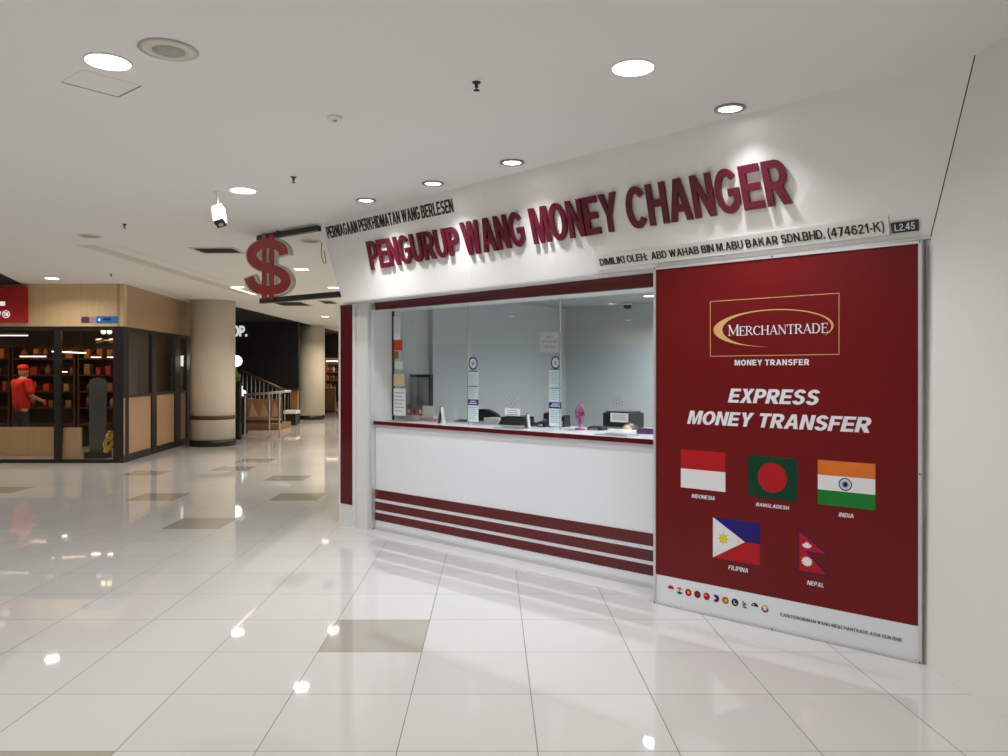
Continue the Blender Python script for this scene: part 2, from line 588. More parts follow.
def glyph(c, t=0.2, h=0.165):
    """-> (width, groups); a group is a list of contours filled even-odd"""
    if c == 'E':
        return .67, [[[(0, 0), (.67, 0), (.67, h), (t, h), (t, .5 - h / 2), (.62, .5 - h / 2), (.62, .5 + h / 2), (t, .5 + h / 2), (t, 1 - h), (.65, 1 - h), (.65, 1), (0, 1)]]]
    if c == 'F':
        return .62, [[[(0, 0), (t, 0), (t, .5 - h / 2), (.56, .5 - h / 2), (.56, .5 + h / 2), (t, .5 + h / 2), (t, 1 - h), (.62, 1 - h), (.62, 1), (0, 1)]]]
    if c == 'L':
        return .61, [[[(0, 0), (.61, 0), (.61, h), (t, h), (t, 1), (0, 1)]]]
    if c == 'I':
        return t, [[rc(0, t, 0, 1)]]
    if c == 'T':
        return .70, [[[(.35 - t / 2, 0), (.35 + t / 2, 0), (.35 + t / 2, 1 - h), (.70, 1 - h), (.70, 1), (0, 1), (0, 1 - h), (.35 - t / 2, 1 - h)]]]
    if c == 'H':
        return .74, [[[(0, 0), (t, 0), (t, .43), (.74 - t, .43), (.74 - t, 0), (.74, 0), (.74, 1), (.74 - t, 1), (.74 - t, .43 + h), (t, .43 + h), (t, 1), (0, 1)]]]
    if c == 'N':
        return .74, [[[(0, 0), (0, 1), (t, 1), (.74 - t, .36), (.74 - t, 1), (.74, 1), (.74, 0), (.74 - t, 0), (t, .64), (t, 0)]]]
    if c == 'M':
        u = t * .9
        return .90, [[[(0, 0), (0, 1), (.08 + u, 1), (.45, .34), (.82 - u, 1), (.90, 1), (.90, 0), (.90 - u, 0), (.90 - u, .74), (.45 + u * .42, 0), (.45 - u * .42, 0), (u, .74), (u, 0)]]]
    if c == 'W':
        u = t * 1.02
        return 1.10, [[[(0, 1), (u, 1), (.325, .36), (.55 - u * .5, 1), (.55 + u * .5, 1), (.775, .36), (1.10 - u, 1), (1.10, 1), (.77 + u * .58, 0), (.77 - u * .46, 0), (.55, .64), (.33 + u * .46, 0), (.33 - u * .58, 0)]]]
    if c == 'A':
        u = t * 1.05
        return .82, [[[(0, 0), (.41 - u * .57, 1), (.41 + u * .57, 1), (.82, 0), (.82 - u, 0), (.82 - u - .06, .22), (u + .06, .22), (u, 0)], [(.41 - .095, .22 + h), (.41 + .095, .22 + h), (.41, .73)]]]
    if c == 'Y':
        u = t * 1.15
        return .77, [[[(0, 1), (u, 1), (.385, .60), (.77 - u, 1), (.77, 1), (.385 + t / 2, .42), (.385 + t / 2, 0), (.385 - t / 2, 0), (.385 - t / 2, .42)]]]
    if c == 'K':
        return .77, [[[(0, 0), (0, 1), (t, 1), (t, .57), (.74 - t * 1.28, 1), (.75, 1), (.41, .63), (.78, 0), (.78 - t * 1.22, 0), (.275, .48), (t, .39), (t, 0)]]]
    if c == 'X':
        u = t * 1.2
        return .77, [[[(0, 0), (.265, .51), (.02, 1), (.02 + u, 1), (.385, .68), (.75 - u, 1), (.75, 1), (.505, .51), (.77, 0), (.77 - u, 0), (.385, .33), (u, 0)]]]
    if c in 'PR':
        yb = .38
        o = [(0, 0), (t, 0), (t, yb - .02)]
        if c == 'P':
            o += [(.38, yb - .02)] + arc_(.38, .68, .31, .32, -90, 90)
            w = .69
        else:
            o += [(.27, yb), (.50, 0), (.50 + t * 1.22, 0), (.55, .395)] + arc_(.42, .69, .30, .31, -58, 90)
            w = .75
        cx = .38 if c == 'P' else .41
        o += [(0, 1)]
        i = [(t, .50 + h * .1)] + arc_(cx, .68 + h * .02, .31 - t, .17 - h * .1, -90, 90, 10) + [(t, 1 - h)]
        i = [(t, .36 + h)] + arc_(cx, (.36 + 1) / 2, .31 - t, .32 - h, -90, 90, 10) + [(t, 1 - h)]
        return w, [[o, i]]
    if c == 'B':
        o = [(0, 0)] + arc_(.42, .285, .30, .285, -90, 62) + arc_(.40, .745, .275, .255, -58, 90) + [(0, 1)]
        i1 = [(t, h)] + arc_(.40, (h + .455) / 2, .30 - t + .01, (.455 - h) / 2, -90, 90, 10) + [(t, .455)]
        i2 = [(t, .455 + h * .82)] + arc_(.385, (.455 + h * .82 + 1 - h) / 2, .26 - t + .01, (1 - h - .455 - h * .82) / 2, -90, 90, 10) + [(t, 1 - h)]
        return .72, [[o, i1, i2]]
    if c == 'D':
        return .74, [[[(0, 0)] + arc_(.33, .5, .41, .5, -90, 90, 20) + [(0, 1)], [(t, h)] + arc_(.32, .5, .42 - t, .5 - h, -90, 90, 16) + [(t, 1 - h)]]]
    if c == 'O':
        return .84, [[arc_(.42, .5, .42, .515, 0, 354, 35), arc_(.42, .5, .42 - t, .515 - h, 0, 354, 35)]]
    if c == 'U':
        return .74, [[[(0, 1)] + arc_(.37, .36, .37, .375, 180, 360, 16) + [(.74, 1), (.74 - t, 1)] + arc_(.37, .36, .37 - t, .375 - h, 360, 180, 14) + [(t, 1)]]]
    if c == 'J':
        return .56, [[[(.56, 1), (.56 - t, 1), (.56 - t, .33)] + arc_(.28, .33, .28 - t, .345 - h, 0, -180, 12) + [(t, .36), (0, .36)] + arc_(.28, .33, .28, .345, 180, 360, 14)]]
    if c == 'C':
        return .79, [[arc_(.42, .5, .42, .515, 36, 324, 30) + arc_(.42, .5, .42 - t, .515 - h, 318, 42, 26)]]
    if c == 'G':
        return .81, [[arc_(.42, .5, .42, .515, 38, 312, 30) + [(.81, .20), (.81, .55), (.44, .55), (.44, .55 - h), (.81 - t, .55 - h), (.81 - t, .27)] + arc_(.42, .5, .42 - t, .515 - h, 304, 46, 26)]]
    if c == 'S':
        return .70, [[arc_(.35, .725, .325, .29, 14, 270, 26) + arc_(.35, .29, .35 - t, .31 - h, 90, -166, 22) + arc_(.35, .29, .35, .31, -166, 90, 26) + arc_(.35, .725, .325 - t, .29 - h, 270, 14, 22)]]
    if c == '1':
        return .44, [[[(.22, 0), (.22, .72), (.03, .61), (.03, .79), (.27, 1), (.22 + t, 1), (.22 + t, 0)]]]
    if c == '2':
        return .66, [[ribbon_([(.10, .70), (.17, .86), (.33, .92), (.51, .85), (.54, .68), (.40, .46), (.20, .25), (.11, .08)], t * .9)], [rc(.02, .66, 0, h)]]
    if c == '4':
        return .70, [[[(.40, 0), (.40, .22), (0, .22), (0, .38), (.36, 1), (.40 + t, 1), (.40 + t, .38), (.70, .38), (.70, .22), (.40 + t, .22), (.40 + t, 0)], [(.17, .38), (.40, .38), (.40, .76)]]]
    if c == '5':
        return .66, [[ribbon_([(.13, .50), (.32, .58), (.52, .50), (.56, .32), (.47, .13), (.28, .08), (.12, .16), (.09, .26)], t * .85)], [[(.13, 1), (.62, 1), (.62, 1 - h), (.25, 1 - h), (.21, .50), (.05, .48)]]]
    if c == '6':
        return .68, [[arc_(.34, .325, .34, .34, 0, 350, 28), arc_(.34, .325, .34 - t, .34 - h, 0, 350, 24)], [ribbon_([(.10, .34), (.12, .62), (.22, .84), (.38, .925), (.52, .88), (.58, .76)], t * .9)]]
    if c == '7':
        return .66, [[[(.0, 1), (.66, 1), (.66, .86), (.38, 0), (.16, 0), (.42, 1 - h), (.0, 1 - h)]]]
    if c == '(':
        return .28, [[ribbon_([(.24, 1.06), (.10, .80), (.07, .42), (.12, .05), (.24, -.22)], t * .75)]]
    if c == ')':
        return .28, [[ribbon_([(.04, 1.06), (.18, .80), (.21, .42), (.16, .05), (.04, -.22)], t * .75)]]
    if c == '-':
        return .32, [[rc(0, .32, .30, .30 + h)]]
    if c == '.':
        return t, [[rc(0, t, 0, t * .95)]]
    if c == ':':
        return t, [[rc(0, t, 0, t * .95), rc(0, t, .52, .52 + t * .95)]]
    return .26, []


def text_bm(body, t=0.2, shear=0.0, gap=0.085, depth=0.5):
    """heavy capitals as a bmesh; x and y scaled to the unit square, z 0..1"""
    layers = {0: [], 1: []}
    x = 0.0
    for c in body:
        if c == ' ':
            x += 0.30
            continue
        w, groups = glyph(c, t, t * 0.83)
        for k, g in enumerate(groups):
            for ctr in g:
                layers[k].append([(x + px + shear * py, py) for px, py in ctr])
        x += w + gap
    bm = bmesh.new()
    for k, cs in layers.items():
        if not cs:
            continue
        cu = bpy.data.curves.new('lettering', 'CURVE')
        cu.dimensions = '2D'
        cu.fill_mode = 'BOTH'
        cu.extrude = depth
        for ctr in cs:
            sp_ = cu.splines.new('POLY')
            sp_.points.add(len(ctr) - 1)
            for p, (px, py) in zip(sp_.points, ctr):
                p.co = (px, py, 0, 1)
            sp_.use_cyclic_u = True
        ob = bpy.data.objects.new('lettering', cu)
        COL.objects.link(ob)
        dg = bpy.context.evaluated_depsgraph_get()
        me = bpy.data.meshes.new_from_object(ob.evaluated_get(dg))
        bpy.data.objects.remove(ob, do_unlink=True)
        bpy.data.curves.remove(cu)
        tb = bmesh.new()
        tb.from_mesh(me)
        bmesh.ops.remove_doubles(tb, verts=tb.verts, dist=1e-5)
        tb.to_mesh(me)
        tb.free()
        bm.from_mesh(me)
        bpy.data.meshes.remove(me)
    xs = [v.co.x for v in bm.verts]
    ys = [v.co.y for v in bm.verts]
    x0, x1, y0, y1 = min(xs), max(xs), min(ys), max(ys)
    for v in bm.verts:
        v.co = Vector(((v.co.x - x0) / (x1 - x0), (v.co.y - y0) / (y1 - y0), v.co.z / depth * 0.5 + 0.5))
    return bm


def quad_map(quad, depth, off, nrm=None):
    """unit square + height 0..1 -> on a quad TL, TR, BR, BL in space, standing off its face"""
    tl, tr, br, bl = [Vector(p) for p in quad]
    n = nrm or (tr - tl).cross(tl - bl).normalized()

    def f(u, v, w=0.0):
        return (bl * (1 - u) + br * u) * (1 - v) + (tl * (1 - u) + tr * u) * v + n * (off + depth * w)
    return f


def text_mesh(name, body, quad, mt, depth=0.003, off=0.0, t=0.2, shear=0.0, gap=0.085, nrm=None):
    bm = text_bm(body, t, shear, gap)
    f = quad_map(quad, depth, off, nrm)
    for v in bm.verts:
        v.co = f(v.co.x, v.co.y, v.co.z)
    b = B(mt)
    b.bm.free()
    b.bm = bm
    return b


def split_letters(bm):
    """islands of a lettering mesh, left to right, as separate bmeshes"""
    seen = set()
    out = []
    bm.verts.index_update()
    bm.verts.ensure_lookup_table()
    for v in bm.verts:
        if v.index in seen:
            continue
        st, isl = [v], []
        seen.add(v.index)
        while st:
            a = st.pop()
            isl.append(a)
            for e in a.link_edges:
                w = e.other_vert(a)
                if w.index not in seen:
                    seen.add(w.index)
                    st.append(w)
        out.append(isl)
    out.sort(key=lambda il: min(v.co.x for v in il))
    res = []
    for il in out:
        ids = {v.index for v in il}
        nb = bmesh.new()
        mp = {v.index: nb.verts.new(v.co) for v in il}
        for f in bm.faces:
            if f.verts[0].index in ids:
                try:
                    nb.faces.new([mp[v.index] for v in f.verts])
                except ValueError:
                    pass
        res.append(nb)
    bm.free()
    return res


# ================================================================== LARGE STRUCTURE
H = 3.165
# floor: one face per tile so that beige tiles can be set among the white ones
beige_px = [(372, 635), (40, 754), (192, 526), (160, 495), (8, 489), (138, 475), (254, 461), (294, 476), (232, 469), (275, 497)]
org = Vector((-0.4558, 3.394, 0))
beige = set()
for x, y in beige_px:
    p = gz(x, y, 0) - org
    p.x += TANG * p.y
    beige.add((math.floor(p.x / TILE), math.floor(p.y / TILE)))
bm = bmesh.new()
I0, I1, J0, J1 = -34, 22, -18, 60
gv = {}
for i in range(I0, I1 + 1):
    for j in range(J0, J1 + 1):
        gv[i, j] = bm.verts.new((i * TILE - TANG * j * TILE, j * TILE, 0))
for i in range(I0, I1):
    for j in range(J0, J1):
        f = bm.faces.new((gv[i, j], gv[i + 1, j], gv[i + 1, j + 1], gv[i, j + 1]))
        f.material_index = 1 if (i, j) in beige else 0
me = bpy.data.meshes.new('floor')
bm.to_mesh(me)
bm.free()
me.materials.append(M['tile'])
me.materials.append(M['tile_beige'])
fl = bpy.data.objects.new('floor', me)
fl.location = org
fl['kind'] = 'structure'
COL.objects.link(fl)

# ceiling: white over the walkway, black void over the dark shop
b = B('ceiling')
b.box(-18, 6, -8, 18.4, H, H + 0.1)
b.box(-6.42, 6, 18.4, 36, H, H + 0.1)
struct('ceiling', b)
b = B('void')
b.box(-16, -6.42, 18.4, 36, H + 0.02, H + 0.1)
struct('ceiling_void', b)['label'] = 'black painted ceiling over the dark shop'

# fascia: leans out over the walkway
f_bl, f_br = kp(343, 302.4, 4.83), kp(930.5, 236.0, 4.83)
f_tl, f_tr = gz(320, 223.3, H), gz(974.5, 55.5, H)


def FP(u, v):
    return (f_bl * (1 - u) + f_br * u) * (1 - v) + (f_tl * (1 - u) + f_tr * u) * v


def proj(p):
    return 504 + F * p.x / p.y, HZ - F * (p.z - EYE) / p.y


def fuv(x, y, off=0.0):
    """photo point -> place on the fascia face (for something standing off it by off)"""
    u, v = 0.5, 0.5
    for _ in range(25):
        px, py = proj(FP(u, v) + f_n * off)
        e = 1e-4
        ax, ay = proj(FP(u + e, v) + f_n * off)
        bx, by = proj(FP(u, v + e) + f_n * off)
        j00, j10, j01, j11 = (ax - px) / e, (ay - py) / e, (bx - px) / e, (by - py) / e
        det = j00 * j11 - j01 * j10
        rx, ry = x - px, y - py
        u += (rx * j11 - j01 * ry) / det
        v += (j00 * ry - j10 * rx) / det
    return FP(u, v)


def fq(*pxs, off=0.0):
    return [fuv(*p, off) for p in pxs]


f_n = (f_tr - f_tl).cross(f_tl - f_bl).normalized()
if f_n.y > 0:
    f_n = -f_n
# right wall, meeting the kiosk front and the end of the fascia
b = B('wall')
rows = [[Vector((2.36, -8, 0)), Vector((2.330, 4.40, 0)), Vector((2.33, 9.6, 0))],
        [Vector((2.37, -8, f_br.z)), Vector((f_br.x + 0.003, f_br.y, f_br.z)), Vector((2.36, 9.6, f_br.z))],
        [Vector((2.25, -8, H)), Vector((f_tr.x + 0.003, f_tr.y, H)), Vector((2.30, 9.6, H))]]
vr = [[b.bm.verts.new(p) for p in r] for r in rows]
vo = [[b.bm.verts.new(Vector((2.62, p.y, p.z))) for p in r] for r in rows]
for i in range(2):
    for j in range(2):
        b.bm.faces.new((vr[i][j], vr[i][j + 1], vr[i + 1][j + 1], vr[i + 1][j]))
        b.bm.faces.new((vo[i][j], vo[i + 1][j], vo[i + 1][j + 1], vo[i][j + 1]))
    for j in (0, 2):
        b.bm.faces.new((vr[i][j], vr[i + 1][j], vo[i + 1][j], vo[i][j]))
for i in (0, 2):
    for j in range(2):
        b.bm.faces.new((vr[i][j], vr[i][j + 1], vo[i][j + 1], vo[i][j]))
struct('wall_right', b)
b = B('fascia')
back = [kw(6.95, 5.10, f_bl.z), kw(1.30, 5.10, f_br.z), kw(1.30, 5.10, H), kw(6.95, 5.10, H)]
SEG = 12
vg = {}
for i in range(SEG + 1):
    u = i / SEG
    vg[i, 0] = b.bm.verts.new(FP(u, 0))
    vg[i, 1] = b.bm.verts.new(FP(u, 1))
    vg[i, 2] = b.bm.verts.new(back[0] * (1 - u) + back[1] * u)
    vg[i, 3] = b.bm.verts.new(back[3] * (1 - u) + back[2] * u)
for i in range(SEG):
    for p, q in ((0, 1), (1, 3), (3, 2), (2, 0)):
        b.bm.faces.new((vg[i, p], vg[i + 1, p], vg[i + 1, q], vg[i, q]))
for i in (0, SEG):
    b.bm.faces.new((vg[i, 0], vg[i, 1], vg[i, 3], vg[i, 2]))
struct('wall_front', b)
# dark joint between fascia and right wall, and grey trim under the fascia
b = B('gap')
b.tube([f_br + Vector((0.004, 0, 0.0)), f_tr + Vector((0.004, 0, 0))], 0.005, 6)
struct('trim_1', b)
b = B('alu')
b.prism([FP(0, 0) + Vector((0, 0, -0.001)), FP(1, 0) + Vector((0, 0, -0.001)), FP(1, 0) + Vector((0, 0, -0.014)), FP(0, 0) + Vector((0, 0, -0.014))], -Vector((N2.x, N2.y, 0)) * 0.02)
struct('trim_2', b)
# corner upright between the wall and the board
b = B('alu_white')
b.kbox(1.29, 1.235, 4.86, 5.08, 0.0, 2.34)
struct('trim_3', b)
# end pillar of the kiosk: white post and the room's end wall
b = B('alu_white')
b.kbox(6.54, 6.72, 5.02, 5.46, 0.0, f_bl.z)
struct('wall_left_post', b, 0.006)
b = B('alu')
b.kbox(6.512, 6.538, 5.05, 5.10, 0.0, f_bl.z)
struct('trim_4', b)
b = B('threshold')
b.kbox(1.25, 6.50, 4.845, 5.10, 0.0005, 0.006)
struct('trim_5', b)

# the money changer's room behind the glass
Q1 = 8.3
ZR = 2.45          # ceiling of the small room
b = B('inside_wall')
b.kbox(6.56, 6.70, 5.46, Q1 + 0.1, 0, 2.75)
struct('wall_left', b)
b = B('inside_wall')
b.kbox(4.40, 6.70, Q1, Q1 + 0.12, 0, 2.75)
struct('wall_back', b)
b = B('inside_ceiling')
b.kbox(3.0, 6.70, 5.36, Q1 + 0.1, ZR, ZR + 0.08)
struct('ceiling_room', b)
b = B('inside_wall')      # pilaster on the room's left wall, seen as a paler upright
b.kbox(6.56, 6.50, 5.88, 6.02, 0, ZR)
struct('wall_left_pilaster', b)
# opposite shop row across the mall, mirrored in the glass and the floor
b = B('wood')
b.box(-17.2, -17.0, -8, 10.5, 2.45, H)
struct('wall_opposite_header', b)
b = B('shop_dark')
b.box(-17.2, -17.02, -8, 10.5, 0, 2.449)
struct('wall_opposite', b)
# header over the glass
b2 = B('stripe_red')
b2.kbox(1.66, 6.535, 5.10, 5.14, 2.247, 2.40)
struct('trim_6', b2)
b2 = B('alu_white')
b2.kbox(2.0, 6.535, 5.14, 5.46, 2.250, 2.41)
struct('trim_7', b2)

# far end of the mall and the dark shop behind the columns
b = B('shop_dark')
b.box(-16, -6.45, 25.0, 25.2, 0, H)
struct('wall_dark_shop', b)
b = B('shop_dark')
b.box(-9.5, 4, 33.0, 33.2, 2.18, H)
struct('wall_far', b)
b = B('wall')
b.box(-12, 6, 35.6, 35.8, 0, H)
struct('wall_far_back', b)

# ================================================================== SERVICE COUNTER
cl = kw(6.51, 5.10, 0)
ctr = thing('service_counter', 'long white service counter with red stripes and red edged top below the glass', 'counter', kw(3.9, 5.12, 0))
b = B('white_gloss')
b.kbox(1.70, 6.51, 5.10, 5.16, 0.006, 1.075)
part('front_panel', b, ctr)
for z0, z1 in ((0.318, 0.412), (0.205, 0.287), (0.098, 0.176)):
    b = B('stripe_red')
    # the stripes run a little downhill to the right, as the photo shows
    dz = 0.0
    b.hexa([kw(6.508, 5.096, z0), kw(1.70, 5.096, z0 + dz), kw(1.70, 5.0995, z0 + dz), kw(6.508, 5.0995, z0),
            kw(6.508, 5.096, z1), kw(1.70, 5.096, z1 + dz), kw(1.70, 5.0995, z1 + dz), kw(6.508, 5.0995, z1)])
    part('stripe', b, ctr, label='dark red horizontal stripe')
b = B('white_gloss')
b.kbox(2.32, 6.512, 5.098, 5.85, 1.078, 1.110)
part('worktop', b, ctr)
b = B('stripe_red')
b.kbox(1.62, 6.512, 5.075, 5.098, 1.076, 1.112)
part('edge_band', b, ctr, label='dark red edge strip')
b = B('alu')
b.kbox(1.62, 6.51, 5.085, 5.0995, 0.0065, 0.034)
part('plinth', b, ctr)

# glass screen panes
GQ = 5.35
joints = [6.535, 5.416, 4.292, 3.17, 1.88]
for i, (s0, s1) in enumerate(zip(joints, joints[1:])):
    g = thing('counter_screen', ['frameless counter glass pane at the left end beside the leaflets', 'frameless counter glass pane between the two sticker columns', 'frameless counter glass pane right of the second sticker column', 'counter glass pane at the right end behind the red board'][i],
              'glass pane', kw((s0 + s1) / 2, GQ, 1.11), group='counter glass panes')
    b = B('glass')
    vs = [b.bm.verts.new(kw(s, GQ, z)) for s, z in ((s0 - 0.004, 1.111), (s1 + 0.004, 1.111), (s1 + 0.004, 2.249), (s0 - 0.004, 2.249))]
    b.bm.faces.new(vs)
    part('glass_sheet', b, g)
    b = B('steel')
    b.kbox(s1 - 0.004, s1 + 0.004, GQ - 0.005, GQ + 0.005, 1.111, 2.2485)
    part('joint_edge', b, g)
b = B('frame_black')
b.kbox(6.539, 6.523, GQ - 0.01, GQ + 0.01, 1.111, 2.249)
struct('trim_8', b)

# red upright panel on the end of the kiosk front
pl = thing('end_panel', 'narrow red upright panel with white edges at the far end of the kiosk front', 'panel', kw(6.85, 4.97, 0))
b = B('alu_white')
b.kbox(6.725, 6.985, 4.985, 5.06, 0.0, f_bl.z - 0.002)
part('backing_board', b, pl)
b = B('stripe_red')
b.kbox(6.745, 6.945, 4.980, 4.985, 0.235, 2.31)
part('red_panel', b, pl)

# ================================================================== ADVERTISING BOARD
BQ = 4.80
brd = thing('advertising_board', 'large red printed board of flags standing in silver frame against the kiosk front', 'board', kw(2.15, 4.82, 0))
nb = Vector((N2.x, N2.y, 0))


def bq(*pxs):
    return [kp(x, y, BQ) for x, y in pxs]


def rect(s0, s1, z0, z1):
    """TL TR BR BL on the board; s0 the left (larger) s"""
    return [kw(s0, BQ, z1), kw(s1, BQ, z1), kw(s1, BQ, z0), kw(s0, BQ, z0)]


def px_rect(q):
    """an upright rectangle on the board from four photo corners TL TR BR BL"""
    sz = [ksz(x, y, BQ) for x, y in q]
    s0 = (sz[0][0] + sz[3][0]) / 2
    s1 = (sz[1][0] + sz[2][0]) / 2
    z1 = (sz[0][1] + sz[1][1]) / 2
    z0 = (sz[2][1] + sz[3][1]) / 2
    return rect(s0, s1, z0, z1)


S0, S1 = 3.012, 1.294
b = B('board_red')
b.kbox(S0 - 0.018, S1 + 0.018, BQ, BQ + 0.03, 0.205, 2.325)
part('red_sheet', b, brd)
b = B('print_white')
b.kbox(S0 - 0.018, S1 + 0.018, BQ, BQ + 0.03, 0.014, 0.2045)
part('white_band', b, brd, label='white strip along the foot of the board')
fr = None
for nm, args in (('frame_left', (S0, S0 - 0.0175, 0.002, 2.342)), ('frame_right', (S1 + 0.0175, S1, 0.002, 2.342)),
                 ('frame_bottom', (S0 - 0.0175, S1 + 0.0175, 0.002, 0.0135)), ('frame_top', (S0 - 0.0175, S1 + 0.0175, 2.3255, 2.342))):
    b = B('alu')
    b.kbox(args[0], args[1], BQ - 0.008, BQ + 0.035, args[2], args[3])
    part('frame_bar', b, brd, 0.002)
for s, z in ((S1 + 0.009, 2.334), (S1 + 0.009, 0.010), (S1 + 0.009, 1.05), (S0 - 0.009, 2.334), (S0 - 0.009, 0.01), (2.15, 0.008), (2.15, 2.336)):
    b = B('dark_slot')
    b.lathe([(0.005, 0), (0.005, 0.003), (0.0, 0.003)], (0, 0, 0), 10, Matrix.Translation(kw(s, BQ - 0.008, z)) @ KM @ Matrix.Rotation(math.pi / 2, 4, 'X'))
    part('screw', b, brd)


def shapes(quad, items, name, parent, label=None, base=0.0008, step=0.0007):
    """flat printed artwork: list of (polygon points in unit square, material), stacked"""
    b = B()
    f = quad_map(quad, 1.0, 0.0, nb)
    for k, (pts, mt) in enumerate(items):
        o = base + step * k
        ring = [f(u, v, o) for u, v in pts]
        vs = [b.bm.verts.new(p) for p in ring]
        fc = b.bm.faces.new(vs)
        fc.material_index = b.mi(mt)
    for fc in b.bm.faces:
        fc.normal_update()
    return part(name, b, parent, label=label)


def disc(cx, cy, rx, ry, n=28, a0=0.0, a1=2 * math.pi):
    full = abs(a1 - a0 - 2 * math.pi) < 1e-6
    m = n if full else n + 1
    return [(cx + rx * math.cos(a0 + (a1 - a0) * k / n), cy + ry * math.sin(a0 + (a1 - a0) * k / n)) for k in range(m)]


def ring_quads(cx, cy, rx, ry, w, mt, n=28, a0=0.0, a1=2 * math.pi, wf=None):
    out = []
    for k in range(n):
        t0, t1 = a0 + (a1 - a0) * k / n, a0 + (a1 - a0) * (k + 1) / n
        w0, w1 = (w, w) if wf is None else (wf(k / n), wf((k + 1) / n))
        out.append(([(cx + rx * math.cos(t0), cy + ry * math.sin(t0)), (cx + rx * math.cos(t1), cy + ry * math.sin(t1)),
                     (cx + (rx - w1) * math.cos(t1), cy + (ry - w1 * ry / rx) * math.sin(t1)), (cx + (rx - w0) * math.cos(t0), cy + (ry - w0 * ry / rx) * math.sin(t0))], mt))
    return out


def star(cx, cy, r0, r1, n, asp=1.0, rot=math.pi / 2):
    return [(cx + (r0 if k % 2 == 0 else r1) * math.cos(rot + math.pi * k / n), cy + asp * (r0 if k % 2 == 0 else r1) * math.sin(rot + math.pi * k / n)) for k in range(2 * n)]


# logo: thin gold frame, gold swoosh, serif lettering
lq = px_rect([(709.9, 301.9), (839.4, 292.1), (839.4, 354.6), (710.2, 356.7)])
t = 0.012
lw, lh = (lq[1] - lq[0]).length, (lq[0] - lq[3]).length
tx, ty = 0.0042 / lw, 0.0042 / lh
shapes(lq, [([(0, 0), (1, 0), (1, ty), (0, ty)], 'gold'), ([(0, 1 - ty), (1, 1 - ty), (1, 1), (0, 1)], 'gold'),
            ([(0, 0), (tx, 0), (tx, 1), (0, 1)], 'gold'), ([(1 - tx, 0), (1, 0), (1, 1), (1 - tx, 1)], 'gold')], 'logo_frame', brd, 'thin gold rectangle around the logo', step=0.0)
sw = []
e_cx, e_cy, e_rx, e_ry = 0.495, 0.475, 0.465, 0.32
N = 60
a_s, a_e = math.radians(-28), math.radians(268)
for k in range(N):
    q0, q1 = k / N, (k + 1) / N
    def pt(q, inner):
        a = a_s + (a_e - a_s) * q
        th = 0.022 + 0.075 * math.exp(-((q - 0.70) / 0.16) ** 2)
        th *= min(1.0, 0.35 + q * 6) * (1 - max(0, (q - 0.82) / 0.18) ** 1.3 * 0.95)
        ext = 0.05 * max(0, q - 0.75)
        rx, ry = e_rx, e_ry
        x, y = e_cx + rx * math.cos(a), e_cy + ry * math.sin(a)
        if inner:
            x += (e_cx + ext - x) * th * 1.7
            y += (e_cy - y) * th * 2.2
        return (x, y)
    sw.append(([pt(q0, 0), pt(q1, 0), pt(q1, 1), pt(q0, 1)], 'gold'))
shapes(lq, sw, 'logo_swoosh', brd, 'gold crescent swoosh', step=0.0)

# serif capitals drawn as thick and thin strokes with slab ends
SERIF = {
    'M': (1.05, [((.14, 0), (.14, 1), .05), ((.14, 1), (.52, .12), .13), ((.52, .12), (.90, 1), .05), ((.90, 1), (.90, 0), .13)], [(.02, .27, 0), (.76, 1.04, 0), (.0, .16, 1), (.88, 1.04, 1)]),
    'E': (.72, [((.16, 0), (.16, 1), .13), ((.16, 1), (.64, 1), .06), ((.16, .53), (.52, .53), .06), ((.16, 0), (.68, 0), .06), ((.64, 1), (.64, .82), .05), ((.68, 0), (.68, .2), .05), ((.52, .44), (.52, .62), .05)], [(.02, .3, 0), (.02, .3, 1)]),
    'R': (.84, [((.16, 0), (.16, 1), .13), ((.16, 1), (.45, 1), .06), ((.45, 1), (.62, .87), .09), ((.62, .87), (.62, .66), .12), ((.62, .66), (.45, .51), .09), ((.45, .51), (.16, .51), .06), ((.40, .51), (.74, .03), .12)], [(.02, .3, 0), (.02, .3, 1), (.68, .86, 0)]),
    'C': (.86, [((.78, .80), (.60, .97), .06), ((.60, .97), (.38, .98), .06), ((.38, .98), (.17, .80), .10), ((.17, .80), (.10, .50), .13), ((.10, .50), (.17, .20), .13), ((.17, .20), (.38, .03), .10), ((.38, .03), (.62, .03), .06), ((.62, .03), (.80, .20), .06), ((.78, .78), (.78, .98), .05)], []),
    'H': (.94, [((.17, 0), (.17, 1), .13), ((.77, 0), (.77, 1), .13), ((.17, .52), (.77, .52), .06)], [(.03, .31, 0), (.03, .31, 1), (.63, .91, 0), (.63, .91, 1)]),
    'A': (.90, [((.12, 0), (.45, 1), .05), ((.45, 1), (.78, 0), .13), ((.24, .34), (.66, .34), .06)], [(.0, .24, 0), (.64, .92, 0)]),
    'N': (.96, [((.15, 0), (.15, 1), .05), ((.15, 1), (.80, 0), .13), ((.80, 0), (.80, 1), .05)], [(.03, .27, 0), (.68, .92, 1), (.0, .16, 1)]),
    'T': (.80, [((.40, 0), (.40, 1), .13), ((.06, 1), (.74, 1), .06), ((.06, 1), (.06, .8), .05), ((.74, 1), (.74, .8), .05)], [(.25, .55, 0)]),
    'D': (.92, [((.16, 0), (.16, 1), .13), ((.16, 1), (.45, 1), .06), ((.45, 1), (.70, .82), .09), ((.70, .82), (.78, .5), .13), ((.78, .5), (.70, .18), .13), ((.70, .18), (.45, 0), .09), ((.45, 0), (.16, 0), .06)], [(.02, .3, 0), (.02, .3, 1)]),
}


